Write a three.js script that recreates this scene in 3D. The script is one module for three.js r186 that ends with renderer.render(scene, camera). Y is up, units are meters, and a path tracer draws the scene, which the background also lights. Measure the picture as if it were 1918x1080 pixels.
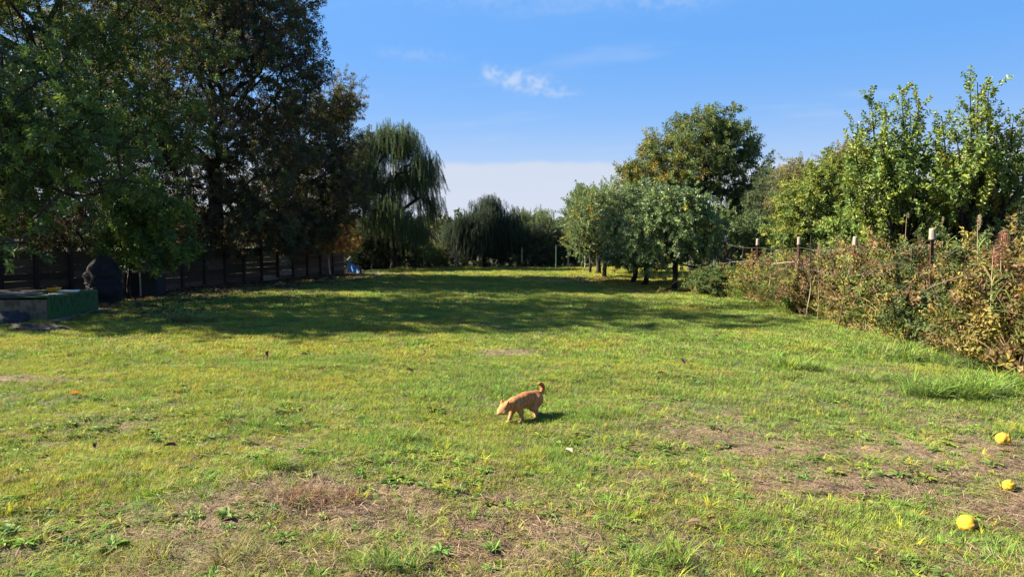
import * as THREE from 'three';
import { mergeGeometries } from 'three/addons/utils/BufferGeometryUtils.js';
import { MarchingCubes } from 'three/addons/objects/MarchingCubes.js';
import { RoundedBoxGeometry } from 'three/addons/geometries/RoundedBoxGeometry.js';
import { createNoise2D, createNoise3D } from 'simplex-noise';

// ------------------------------------------------------------------ camera, sky, sun, exposure
const EYE = 1.6, F = 1330, PITCH = THREE.MathUtils.degToRad(3.96);   // F: focal length in pixels of the 1918 wide photo
const EXPOSURE = 4.9, SUN = 4.8;
const SUN_AZ = THREE.MathUtils.degToRad(83), SUN_EL = THREE.MathUtils.degToRad(38);
const sunDir = new THREE.Vector3(-Math.sin(SUN_AZ) * Math.cos(SUN_EL), Math.sin(SUN_EL), -Math.cos(SUN_AZ) * Math.cos(SUN_EL));

const scene = new THREE.Scene();
const camera = new THREE.PerspectiveCamera(2 * THREE.MathUtils.radToDeg(Math.atan(540 / F)), 16 / 9, 0.1, 3000);
camera.position.set(0, EYE, 0);
camera.rotation.x = -PITCH;

function rngOf(seed) {
  let a = seed >>> 0;
  return () => { a = (a + 0x6d2b79f5) | 0; let t = Math.imul(a ^ (a >>> 15), 1 | a); t = (t + Math.imul(t ^ (t >>> 7), 61 | t)) ^ t; return ((t ^ (t >>> 14)) >>> 0) / 4294967296; };
}
const noise2 = createNoise2D(rngOf(11)), noise3 = createNoise3D(rngOf(12));
const { clamp, lerp, smoothstep } = THREE.MathUtils;
const V = (x, y, z) => new THREE.Vector3(x, y, z);

{ // the sky: clear blue that pales towards the sun and the horizon, a low bank of haze, thin streaks of cirrus
  const W = 2048, H = 1024, data = new Float32Array(W * H * 4);
  const lin = (r, g, b) => [r, g, b].map((c) => Math.pow(c / 255, 2.2));
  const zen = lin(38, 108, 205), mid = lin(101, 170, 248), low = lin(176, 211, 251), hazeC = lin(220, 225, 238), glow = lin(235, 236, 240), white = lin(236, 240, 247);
  const mix = (a, b, t) => a.map((v, i) => v + (b[i] - v) * t);
  for (let row = 0; row < H; row++) {
    const up = ((row + 0.5) / H - 0.5) * Math.PI, el = (up * 180) / Math.PI;
    for (let col = 0; col < W; col++) {
      const az = ((col + 0.5) / W - 0.5) * 2 * Math.PI, x = Math.cos(az) * Math.cos(up), y = Math.sin(up), z = Math.sin(az) * Math.cos(up);
      const g = Math.acos(clamp(x * sunDir.x + y * sunDir.y + z * sunDir.z, -1, 1));
      const e = Math.max(el, 0);
      let c = e < 16 ? mix(low, mid, smoothstep(e, 0, 16)) : mix(mid, zen, smoothstep(e, 12, 80));
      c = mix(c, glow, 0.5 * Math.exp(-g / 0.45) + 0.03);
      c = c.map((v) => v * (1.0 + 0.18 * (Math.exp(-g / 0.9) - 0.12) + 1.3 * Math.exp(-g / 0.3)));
      // high thin cirrus, drawn out along one direction
      if (y > 0.02) {
        const px = x / (y + 0.12), pz = z / (y + 0.12);
        const s = noise2(px * 0.55 + pz * 0.25 + 3, pz * 1.5 - px * 0.5) * 0.6 + noise2(px * 1.4 + pz * 0.6, pz * 4.5 - px * 1.6 + 7) * 0.3 + noise2(px * 5 + pz * 2, pz * 13 - px * 4) * 0.12;
        c = mix(c, white, 0.13 * smoothstep(s, 0.2, 0.9) * smoothstep(el, 2, 8));
        // a few torn puffs
        const da = (Math.atan2(x, -z) * 180) / Math.PI, de = el;
        for (const [a0, e0, ra, re, k] of [[-1.75, 12.9, 0.9, 0.55, 0.5], [0.95, 12.25, 2.1, 0.8, 0.5], [3.6, 11.45, 1.5, 0.4, 0.28], [-7.5, 14.1, 3.2, 0.5, 0.12], [12.4, 17.7, 3.2, 0.6, 0.13], [2, 18.3, 13, 1.1, 0.09], [54, 13, 3, 0.7, 0.5], [97, 15, 4, 0.8, 0.6], [-131, 12, 3, 0.7, 0.6], [171, 16, 4, 0.9, 0.5]]) {
          const u = (da - a0) / ra, v = (de - e0 + (u * 0.25 * re)) / re, q = u * u + v * v;
          if (q < 6) {
            const wx = da + 0.5 * noise2(da * 0.9, de * 1.4), wy = de + 0.25 * noise2(da * 0.9 + 9, de * 1.4);
            const t = noise2(wx * 0.7 + wy * 0.8, wy * 1.9 - wx * 0.55) * 0.8 + noise2(wx * 1.7 + wy, wy * 4 - wx * 1.2) * 0.3;
            c = mix(c, white, k * smoothstep(Math.exp(-q * 0.8) * (0.8 + t), 0.05, 1.25));
          }
        }
      }
      // the bank of haze over the horizon, with an upper edge
      const edge = 6.0 + 0.3 * noise2(az * 1.3, 4) + 0.14 * noise2(az * 7, 8) + 0.06 * noise2(az * 31, 2), streak = 0.5 + 0.5 * noise2(az * 3.5, el * 2.2);
      const bank = smoothstep(edge - el, -0.12, 0.25);
      c = mix(c, mix(hazeC, lin(228, 230, 239), smoothstep(5 - el, 0, 5)), (0.74 + 0.1 * streak) * bank);
      c = mix(c, hazeC, 0.3 * smoothstep(10 - el, 0, 6) * (1 - bank));
      const k = (row * W + col) * 4;
      for (let i = 0; i < 3; i++) data[k + i] = c[i] / EXPOSURE;
      data[k + 3] = 1;
    }
  }
  const t = new THREE.DataTexture(data, W, H, THREE.RGBAFormat, THREE.FloatType);
  t.mapping = THREE.EquirectangularReflectionMapping; t.magFilter = THREE.LinearFilter; t.needsUpdate = true;
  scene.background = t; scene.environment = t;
}
const sun = new THREE.DirectionalLight(0xfff1dc, SUN);
sun.name = 'sun'; sun.position.copy(sunDir).multiplyScalar(80); sun.target.position.set(0, 0, 0);
sun.castShadow = true; sun.shadow.mapSize.set(4096, 4096);
Object.assign(sun.shadow.camera, { left: -60, right: 60, top: 60, bottom: -60, near: 1, far: 200 });
scene.add(sun, sun.target);

const renderer = new THREE.WebGLRenderer({ antialias: true });
renderer.toneMapping = THREE.LinearToneMapping;
renderer.toneMappingExposure = EXPOSURE;
renderer.shadowMap.enabled = true;

// ------------------------------------------------------------------ measuring: a pixel of the photo -> a point in metres
const cp = Math.cos(PITCH), sp = Math.sin(PITCH);
function at(px, py, d) {                                     // the point seen at that pixel, d metres ahead
  const x = (px - 959) / F, y = (540 - py) / F, f = cp + y * sp, t = d / f;
  return V(x * t, EYE + (y * cp - sp) * t, -d);
}
function ground(px, py) {                                    // the point of flat ground seen at that pixel
  const y = (540 - py) / F, d = (EYE * (cp + y * sp)) / (sp - y * cp);
  return V((((px - 959) / F) * d) / (cp + y * sp), 0, -d);
}

// ------------------------------------------------------------------ things, names, geometry helpers
const taken = new Set();
function numbered(name) {
  if (!taken.has(name)) { taken.add(name); return name; }
  for (let i = 1; ; i++) { const n = `${name}_${String(i).padStart(3, '0')}`; if (!taken.has(n)) { taken.add(n); return n; } }
}
function shade(o) { o.traverse((m) => { if (m.isMesh) m.castShadow = m.receiveShadow = true; }); return o; }
function tag(o, label, category, group, kind) {
  if (label) o.userData.label = label;
  if (category) o.userData.category = category;
  if (group) o.userData.group = group;
  if (kind) o.userData.kind = kind;
  return o;
}
function thing(name, label, category, [x, y, z] = [0, 0, 0], turn = 0, group) {
  const o = new THREE.Group(); o.name = numbered(name); o.position.set(x, y, z); o.rotation.y = turn; scene.add(o);
  return tag(o, label, category, group);
}
function part(name, geo, mat, parent) {
  const m = new THREE.Mesh(Array.isArray(geo) ? merge(geo) : geo, mat); m.name = name; m.castShadow = m.receiveShadow = true; parent.add(m); return m;
}
function top(name, geo, mat, label, category, group, kind) {
  const m = new THREE.Mesh(Array.isArray(geo) ? merge(geo) : geo, mat); m.name = numbered(name); m.castShadow = m.receiveShadow = true; scene.add(m);
  return tag(m, label, category, group, kind);
}
function merge(list) {
  const gs = list.map((g) => (g.index ? g.toNonIndexed() : g.clone()));
  const all = ['position', 'normal', 'uv', 'color'].filter((k) => gs.every((g) => g.attributes[k]));
  for (const g of gs) for (const k of Object.keys(g.attributes)) if (!all.includes(k)) g.deleteAttribute(k);
  return mergeGeometries(gs);
}
function box(w, h, d, x = 0, y = 0, z = 0, r = 0) {
  const g = r ? new RoundedBoxGeometry(w, h, d, 1, r) : new THREE.BoxGeometry(w, h, d); g.translate(x, y, z); return g;
}
function tube(pts, radii, sides = 6, cap = true) {           // a tapering tube through points
  const pos = [], nor = [], uv = [], idx = [], n = pts.length, up = V(0.13, 0.97, 0.21), t = V(), a = V(), b = V(); let len = 0;
  for (let i = 0; i < n; i++) {
    t.subVectors(pts[Math.min(i + 1, n - 1)], pts[Math.max(i - 1, 0)]).normalize();
    a.crossVectors(Math.abs(t.dot(up)) > 0.95 ? V(1, 0, 0) : up, t).normalize(); b.crossVectors(t, a);
    if (i) len += pts[i].distanceTo(pts[i - 1]);
    for (let k = 0; k <= sides; k++) {
      const w = (k / sides) * Math.PI * 2, c = Math.cos(w), s = Math.sin(w), r = radii[i];
      nor.push(a.x * c + b.x * s, a.y * c + b.y * s, a.z * c + b.z * s);
      pos.push(pts[i].x + nor.at(-3) * r, pts[i].y + nor.at(-2) * r, pts[i].z + nor.at(-1) * r);
      uv.push((k / sides) * Math.max(1, Math.round(radii[0] * 20)) * 0.3, len);
    }
  }
  const m = sides + 1;
  for (let i = 0; i < n - 1; i++) for (let k = 0; k < sides; k++) { const p = i * m + k; idx.push(p, p + 1, p + m, p + 1, p + m + 1, p + m); }
  if (cap) { const p = (n - 1) * m; for (let k = 1; k < sides - 1; k++) idx.push(p, p + k, p + k + 1); }
  const g = new THREE.BufferGeometry();
  g.setAttribute('position', new THREE.Float32BufferAttribute(pos, 3)); g.setAttribute('normal', new THREE.Float32BufferAttribute(nor, 3)); g.setAttribute('uv', new THREE.Float32BufferAttribute(uv, 2));
  g.setIndex(idx); return g;
}
function tint(g, fn) {                                        // vertex colours from a function of position
  const p = g.attributes.position, c = new Float32Array(p.count * 3), v = V();
  for (let i = 0; i < p.count; i++) { v.fromBufferAttribute(p, i); const q = fn(v); c[i * 3] = q[0]; c[i * 3 + 1] = q[1]; c[i * 3 + 2] = q[2]; }
  g.setAttribute('color', new THREE.BufferAttribute(c, 3)); return g;
}
function rough(g, amount, freq) {                             // uneven surface: moves vertices along a noise field
  const p = g.attributes.position, v = V();
  for (let i = 0; i < p.count; i++) {
    v.fromBufferAttribute(p, i);
    p.setXYZ(i, v.x + amount * noise3(v.x * freq, v.y * freq, v.z * freq), v.y + amount * noise3(v.x * freq + 31, v.y * freq, v.z * freq), v.z + amount * noise3(v.x * freq, v.y * freq + 47, v.z * freq));
  }
  g.computeVertexNormals(); return g;
}

// ------------------------------------------------------------------ computed textures and materials
function texture(size, fn, srgb) {
  const d = new Uint8Array(size * size * 4);
  for (let y = 0; y < size; y++) for (let x = 0; x < size; x++) { const c = fn(x / size, y / size), k = (y * size + x) * 4; for (let i = 0; i < 3; i++) d[k + i] = clamp(c[i] * 255, 0, 255); d[k + 3] = 255; }
  const t = new THREE.DataTexture(d, size, size); t.wrapS = t.wrapT = THREE.RepeatWrapping; t.magFilter = t.minFilter = THREE.LinearFilter;
  if (srgb) t.colorSpace = THREE.SRGBColorSpace; t.needsUpdate = true; return t;
}
const loop3 = (u, v, f, s = 0) => { const a = u * 2 * Math.PI, b = v * 2 * Math.PI; return 0.5 * (noise3(Math.cos(a) * f + s, Math.sin(a) * f, Math.cos(b) * f + 5) + noise3(Math.sin(b) * f + s, Math.cos(b) * f, Math.sin(a) * f + 9)); };
const woodTex = texture(256, (u, v) => {                      // grain along u, weathered
  const a = noise2(u * 3, v * 28) * 0.5 + noise2(u * 9 + 4, v * 90) * 0.35 + noise2(u * 30, v * 160) * 0.2, k = 0.72 + 0.26 * a; return [k, k * 0.97, k * 0.94];
}, true);
const woodBump = texture(256, (u, v) => { const a = 0.5 + 0.3 * noise2(u * 4, v * 60) + 0.2 * noise2(u * 9 + 4, v * 110); return [a, a, a]; });
const barkTex = texture(256, (u, v) => { const a = 0.62 + 0.3 * loop3(u, v * 0.3, 3.2) + 0.2 * loop3(u, v, 7, 4); return [a, a * 0.96, a * 0.9]; }, true);
const barkBump = texture(256, (u, v) => { const a = 0.5 + 0.4 * loop3(u, v * 0.35, 4) + 0.2 * loop3(u, v, 9, 3); return [a, a, a]; });
const concreteTex = texture(256, (u, v) => { const st = smoothstep(noise2(u * 14, v * 1.6) * 0.6 + v * 0.5, 0.2, 0.8), a = 0.86 + 0.09 * noise2(u * 18, v * 18) + 0.06 * noise2(u * 60, v * 60) - 0.24 * st; return [a, a * 0.985, a * 0.94]; }, true);
const soilTex = texture(512, (u, v) => {                      // fine soil, chaff and bits of straw
  const a = 0.72 + 0.16 * loop3(u, v, 3) + 0.14 * loop3(u, v, 9, 7) + 0.16 * loop3(u, v, 26, 2);
  const s = smoothstep(loop3(u + 0.11 * v, v, 22, 12), 0.42, 0.62) * 0.28;
  return [a + s, a * 0.97 + s * 0.92, a * 0.93 + s * 0.7];
}, true);
const soilBump = texture(512, (u, v) => { const a = 0.5 + 0.22 * loop3(u, v, 6) + 0.2 * loop3(u, v, 17, 7) + 0.16 * loop3(u, v, 34, 2); return [a, a, a]; });

const std = (rgb, roughness = 0.9, more = {}) => { const m = new THREE.MeshStandardMaterial({ roughness, side: THREE.DoubleSide, ...more }); m.color.setRGB(...rgb); return m; };
const leafy = (through = 0.42, coat = 0.25, spec = 0.4) => new THREE.MeshPhysicalMaterial({ specularIntensity: spec, color: 0xffffff, vertexColors: true, roughness: 0.92, transmission: through, thickness: 0, clearcoat: coat, clearcoatRoughness: 0.38, side: THREE.DoubleSide });
const M = { apple: leafy(0.3, 0.5, 0.4),
  leaf: leafy(0.4, 0.08, 0.3), glossy: leafy(0.32, 0.3, 0.35), grass: leafy(0.4, 0.1, 0.3), dry: leafy(0.3, 0, 0.25),
  bark: std([0.085, 0.066, 0.05], 0.95, { map: barkTex, bumpMap: barkBump, bumpScale: 0.02 }),
  darkBark: std([0.05, 0.042, 0.036], 0.95, { map: barkTex, bumpMap: barkBump, bumpScale: 0.02 }),
  twig: std([0.16, 0.12, 0.08], 0.9), paleTwig: std([0.42, 0.34, 0.22], 0.9), cane: std([0.12, 0.07, 0.045], 0.9),
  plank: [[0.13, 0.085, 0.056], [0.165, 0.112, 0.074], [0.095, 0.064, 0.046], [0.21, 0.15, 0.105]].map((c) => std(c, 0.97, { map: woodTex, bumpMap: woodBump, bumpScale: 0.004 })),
  palePlank: std([0.36, 0.35, 0.33], 0.9, { map: woodTex, bumpMap: woodBump, bumpScale: 0.004 }),
  post: std([0.07, 0.055, 0.045], 0.92, { map: woodTex, bumpMap: woodBump, bumpScale: 0.005 }),
  concrete: std([0.18, 0.145, 0.1], 0.93, { map: concreteTex }),
  greenPaint: std([0.035, 0.12, 0.02], 0.9, { map: concreteTex }),
  rust: std([0.17, 0.05, 0.03], 0.85, { map: barkTex }), capMat: std([0.33, 0.3, 0.255], 0.75, { map: concreteTex }),
  wire: std([0.3, 0.3, 0.3], 0.5, { metalness: 0.6 }), greyPole: std([0.13, 0.14, 0.14], 0.8), greenPole: std([0.025, 0.06, 0.045], 0.8),
  black: std([0.012, 0.012, 0.014], 0.95), teal: std([0.022, 0.036, 0.04], 0.8, { map: concreteTex }), pale: std([0.4, 0.38, 0.33], 0.7),
};

// ------------------------------------------------------------------ leaves, sprays, trees
function leafBuilder() {
  const pos = [], col = [];
  const tri = (a, b, c, k) => { for (const v of [a, b, c]) { pos.push(v.x, v.y, v.z); col.push(k[0], k[1], k[2]); } };
  return {
    tri,
    leaf(p, dir, nrm, L, W, c, oval = false, fold = 0.25, bend = 0.12) {
      const d = dir.clone().normalize(), s = V().crossVectors(d, nrm).normalize(), n = V().crossVectors(s, d);
      const q = (u, w, h) => p.clone().addScaledVector(d, u * L).addScaledVector(s, w * W).addScaledVector(n, h * W - bend * L * u * u);
      const c2 = [c[0] * 0.9, c[1] * 0.92, c[2] * 0.9];
      if (oval) {
        const b = q(0, 0, 0), t = q(1, 0, 0), m = q(0.5, 0, 0), r1 = q(0.27, 0.42, fold), r2 = q(0.66, 0.4, fold), l1 = q(0.27, -0.42, fold), l2 = q(0.66, -0.4, fold);
        tri(b, r1, m, c); tri(r1, r2, m, c); tri(r2, t, m, c); tri(b, m, l1, c2); tri(l1, m, l2, c2); tri(l2, m, t, c2);
      } else { const b = q(0, 0, 0), t = q(1, 0, 0); tri(b, q(0.42, 0.5, fold), t, c); tri(b, t, q(0.42, -0.5, fold), c2); }
    },
    strip(pts, widths, side, c) {                             // a flat blade through points
      for (let i = 0; i < pts.length - 1; i++) {
        const a = pts[i].clone().addScaledVector(side, -widths[i] / 2), b = pts[i].clone().addScaledVector(side, widths[i] / 2), e = pts[i + 1].clone().addScaledVector(side, -widths[i + 1] / 2), f = pts[i + 1].clone().addScaledVector(side, widths[i + 1] / 2);
        tri(a, b, f, c); if (widths[i + 1] > 1e-5) tri(a, f, e, c);
      }
    },
    done() {
      const g = new THREE.BufferGeometry();
      g.setAttribute('position', new THREE.Float32BufferAttribute(pos, 3)); g.setAttribute('color', new THREE.Float32BufferAttribute(col, 3)); g.computeVertexNormals(); return g;
    },
  };
}
const dirOn = (R) => { const y = R() * 2 - 1, a = R() * Math.PI * 2, r = Math.sqrt(1 - y * y); return V(r * Math.cos(a), y, r * Math.sin(a)); };
function spray(seed, { len = 0.4, n = 18, L = 0.1, W = 0.045, oval = false, spread = 1.0, vary = 0.25, twig = 0.004, wild = 0.5, fold = 0.25, twigC = [0.9, 0.6, 0.5] }) {
  const R = rngOf(seed), B = leafBuilder(), bow = V(R() - 0.5, 0, R() - 0.5).multiplyScalar(len * 0.5), axis = (t) => V(bow.x * t * t, len * t, bow.z * t * t);
  if (twig) for (let i = 0; i < 3; i++) for (const s of [V(1, 0, 0), V(0, 0, 1)]) B.strip([axis(i / 3), axis((i + 1) / 3)], [twig * (1.3 - i / 3), twig * (1 - i / 3)], s, twigC);
  for (let i = 0; i < n; i++) {
    const t = 0.12 + (0.88 * (i + R() * 0.8)) / n, a = i * 2.4 + R() * 0.9, w = spread * (0.7 + 0.6 * R());
    const rad = V(Math.cos(a), 0, Math.sin(a)), d = V(0, Math.cos(w), 0).addScaledVector(rad, Math.sin(w)).addScaledVector(dirOn(R), wild * R());
    const k = 1 - vary + 2 * vary * R(), y = (R() - 0.5) * vary;
    B.leaf(axis(t).addScaledVector(rad, 0.012), d, V(0, 1, 0).addScaledVector(dirOn(R), 0.8), L * (0.65 + 0.6 * R()), W * (0.75 + 0.5 * R()), [k * (1 + y), k, k * (1 - y)], oval, fold, 0.05 + 0.25 * R());
  }
  return B.done();
}
const Y = V(0, 1, 0), QT = new THREE.Quaternion(), Q2 = new THREE.Quaternion(), MT = new THREE.Matrix4(), CT = new THREE.Color();
function aim(dir, spin) { return QT.setFromUnitVectors(Y, dir).multiply(Q2.setFromAxisAngle(Y, spin)).clone(); }
function scatter(name, geo, mat, list, parent, from = V()) { // copies: {p, q, s (number or vector), c}
  const m = new THREE.InstancedMesh(geo, mat, list.length); m.name = parent ? name : numbered(name); m.castShadow = m.receiveShadow = true;
  list.forEach((o, i) => { m.setMatrixAt(i, MT.compose(o.p.clone().sub(from), o.q, typeof o.s === 'number' ? V(o.s, o.s, o.s) : o.s)); m.setColorAt(i, CT.setRGB(...o.c)); });
  if (parent) m.userData.kind = 'stuff';
  (parent || scene).add(m); return m;
}

// Branches grow from a trunk to points spread through the crown's lobes; each branch thickens towards the trunk.
function skeleton(trunkPts, attract, R, { tipR = 0.006, trunkR = 0.15, step = 0.45, inward = 0.3, sag = 0, power = 2.3, wob = 0.1 }) {
  const nodes = trunkPts.map((p, i) => ({ p, par: i - 1, path: i ? trunkPts[i].distanceTo(trunkPts[0]) : 0, kids: 0, w: 0, trunk: true }));
  const first = Math.max(1, Math.floor(trunkPts.length * 0.45)), hub = trunkPts[trunkPts.length - 1], chains = [trunkPts.map((_, i) => i)];
  attract.sort((a, b) => a.distanceTo(hub) - b.distanceTo(hub));
  for (const a of attract) {
    let best = -1, bc = 1e9;
    for (let i = first; i < nodes.length; i++) { const n = nodes[i], d = n.p.distanceTo(a); const c = d + inward * n.path + (n.p.y > a.y + 0.2 ? (n.p.y - a.y) * 0.5 : 0); if (c < bc) { bc = c; best = i; } }
    const n0 = nodes[best], dist = n0.p.distanceTo(a), k = Math.max(1, Math.round(dist / step)), chain = [best];
    let par = best;
    for (let j = 1; j <= k; j++) {
      const t = j / k, p = n0.p.clone().lerp(a, t);
      p.y += Math.sin(t * Math.PI) * (0.1 - sag) * dist; if (j < k) p.add(dirOn(R).multiplyScalar(wob * step));
      nodes.push({ p, par, path: nodes[par].path + dist / k, w: 0 }); par = nodes.length - 1; chain.push(par);
    }
    nodes[par].tip = true; chains.push(chain);
  }
  for (let i = nodes.length - 1; i > 0; i--) { if (!nodes[i].w) nodes[i].w = 1; const p = nodes[nodes[i].par]; p.w += nodes[i].w * (nodes[i].par >= 0 ? 1 : 0); }
  const W = nodes[0].w;
  const rad = (w) => Math.max(tipR, trunkR * Math.pow(w / W, 1 / power));
  for (const n of nodes) n.r = rad(n.w);
  return { nodes, chains };
}
function branchGeometry({ nodes, chains }, from, least = 0) {
  const gs = [];
  for (const c of chains) {
    const first = nodes[c[1] ?? c[0]].r; if (first < least) continue;
    const trunk = c[0] === 0, pts = c.map((i) => nodes[i].p.clone().sub(from)), rs = c.map((i, j) => (j === 0 && !trunk ? first : nodes[i].r));
    if (trunk) { rs[0] *= 1.45; pts[0].y -= 0.08; }
    gs.push(tube(pts, rs, trunk ? 10 : first > 0.03 ? 7 : 4));
  }
  return merge(gs);
}
function inLobes(lobes, n, R, { gap = 0, freq = 0.5, shell = 0.55, cap = 6 } = {}) {
  const vol = lobes.map((l) => (l[6] ?? 1) * l[3] * l[4] * l[5]), sum = vol.reduce((a, b) => a + b, 0), out = [];
  for (let tries = 0; out.length < n && tries < n * cap * 6; tries++) {
    let k = R() * sum, i = 0; while (k > vol[i] && i < vol.length - 1) k -= vol[i++];
    const l = lobes[i], d = dirOn(R), r = Math.pow(R(), shell * 0.6), p = V(l[0] + d.x * l[3] * r, l[1] + d.y * l[4] * r, l[2] + d.z * l[5] * r);
    if (p.y < 0.1) continue;
    if (gap > -1 && noise3(p.x * freq + 5, p.y * freq, p.z * freq) < gap * (0.6 + 0.8 * R()) - 0.0) continue;
    out.push(p);
  }
  return out;
}
function tree({ name = 'tree', label, category = 'tree', group, seed, base, trunkTop, bend = 0.3, trunkR = 0.15, lobes, n, geo, mat = M.leaf, bark = M.bark, per = 5, jitter = 0.22, size = 1, tints, tintAt, droop = 0.3, outer = 0.045, gap = -0.2, freq = 0.5, shell = 0.55, opts = {}, extra, least = 0 }) {
  const R = rngOf(seed), o = thing(name, label, category, base.toArray(), 0, group);
  const trunkPts = [], tt = trunkTop, off = V(R() - 0.5, 0, R() - 0.5).multiplyScalar(bend);
  const K = Math.max(4, Math.round(base.distanceTo(tt) / 0.35));
  for (let i = 0; i <= K; i++) { const t = i / K; trunkPts.push(base.clone().lerp(tt, t).addScaledVector(off, Math.sin(t * Math.PI)).add(V(noise2(t * 3, seed) * 0.04, 0, noise2(t * 3, seed + 9) * 0.04))); }
  const pts = inLobes(lobes, n, R, { gap, freq, shell }), sk = skeleton(trunkPts, pts, R, { trunkR, ...opts });
  part('trunk', branchGeometry(sk, base, least), bark, o);
  const mid = V(); lobes.forEach((l) => mid.add(V(l[0], l[1], l[2]))); mid.multiplyScalar(1 / lobes.length);
  const list = [];
  for (const nd of sk.nodes) {
    if (nd.trunk || nd.r > outer) continue;
    const k = nd.tip ? per : per * 0.6, m = Math.floor(k) + (R() < k % 1 ? 1 : 0);
    for (let i = 0; i < m; i++) {
      const p = nd.p.clone().addScaledVector(dirOn(R), jitter * Math.cbrt(R()));
      const dir = p.clone().sub(mid).normalize().multiplyScalar(0.6).addScaledVector(dirOn(R), 0.9).add(V(0, -droop, 0)).normalize();
      const c = tintAt ? tintAt(p, R) : tints[Math.floor(R() * tints.length)], b = 0.8 + 0.4 * R();
      list.push({ p, q: aim(dir, R() * 6.28), s: size * (0.75 + 0.5 * R()), c: [c[0] * b, c[1] * b, c[2] * b] });
    }
  }
  if (extra) extra(list, R);
  const cr = scatter('crown', geo, mat, list, o, base);
  return { o, sk, crown: cr };
}
// The drooping whips of a willow: a long thin spray that hangs; y is scaled to the length.
function whip(seed, L, n, leafL, leafW, twigC = [0.9, 0.8, 0.5]) {
  const R = rngOf(seed), B = leafBuilder(), sway = (R() - 0.5) * 0.24, sw2 = (R() - 0.5) * 0.2, axis = (t) => V(sway * Math.sin(t * 2.4) * L * 0.3 + 0.02 * Math.sin(t * 9), -L * t, sw2 * Math.sin(t * 2 + 1) * L * 0.3);
  for (let i = 0; i < 5; i++) B.strip([axis(i / 5), axis((i + 1) / 5)], [0.006 * (1.2 - i / 5), 0.006 * (1 - i / 5)], i % 2 ? V(1, 0, 0) : V(0, 0, 1), twigC);
  for (let i = 0; i < n; i++) {
    const t = 0.03 + (0.97 * (i + R())) / n, a = i * 2.4 + R(), k = 0.72 + 0.56 * R(), y = (R() - 0.5) * 0.3;
    B.leaf(axis(t), V(Math.cos(a) * 0.55, -0.9, Math.sin(a) * 0.55), V(Math.cos(a + 1), 0.4, Math.sin(a + 1)), leafL * (0.7 + 0.6 * R()), leafW, [k * (1 + y), k, k * (1 - y)], false, 0.12, 0.1);
  }
  return B.done();
}

// ------------------------------------------------------------------ the ground
const FENCE0 = V(-13.1, 0, -15.4), FENCE1 = V(-8.05, 0, -31.9), FDIR = FENCE1.clone().sub(FENCE0).normalize();
const fenceSide = (x, z) => -((x - FENCE0.x) * FDIR.z - (z - FENCE0.z) * FDIR.x);   // metres on the lawn's side of the fence
function height(x, z) {
  const far = smoothstep(-z, 30, 60);
  return (0.035 * noise2(x * 0.5, z * 0.5 + 3) + 0.016 * noise2(x * 1.7, z * 1.7) + 0.007 * noise2(x * 5, z * 5)) * (1 - far);
}
const G = (x, z) => V(x, height(x, z), z);
const bareSpots = [];                                          // worn places: [x, z, rx, rz, strength]
for (const [px, py, rx, rz, k] of [[950, 660, 0.52, 0.34, 0.95], [40, 712, 0.85, 0.22, 0.8], [780, 945, 0.75, 0.3, 0.5], [960, 1000, 0.5, 0.35, 0.55], [610, 935, 0.38, 0.22, 0.5], [330, 985, 0.42, 0.2, 0.4], [700, 1060, 0.5, 0.15, 0.35],
  [1400, 830, 0.6, 0.5, 0.42], [1560, 900, 0.8, 0.3, 0.4], [1850, 875, 0.5, 0.35, 0.55], [1880, 950, 0.4, 0.3, 0.55], [1720, 840, 0.8, 0.25, 0.45], [1280, 770, 0.6, 0.5, 0.35], [1450, 920, 0.4, 0.2, 0.4], [1180, 930, 0.3, 0.2, 0.35], [1640, 690, 1.2, 0.4, 0.3], [1820, 790, 0.6, 0.3, 0.3],
  [1060, 523, 2.2, 1.6, 0.8], [700, 800, 0.35, 0.25, 0.3], [480, 830, 0.5, 0.3, 0.3], [180, 800, 0.5, 0.3, 0.35], [880, 610, 1.1, 0.5, 0.35], [800, 545, 1.6, 1.6, 0.4], [1250, 552, 2.2, 1.4, 0.4], [560, 905, 0.3, 0.2, 0.4], [1080, 690, 0.8, 0.4, 0.25]]) { const g = ground(px, py); bareSpots.push([g.x, g.z, rx, rz, k]); }
const lush = (x, z) => smoothstep(noise2(x * 0.75 - 20, z * 0.6 + 3) + 0.35 * noise2(x * 2.4, z * 2.4 - 8) + 0.55 * Math.exp(-((x + 0.7) ** 2 + (z + 7.9) ** 2) / 0.9), 0.25, 0.8);   // patches of deeper, taller green
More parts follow.
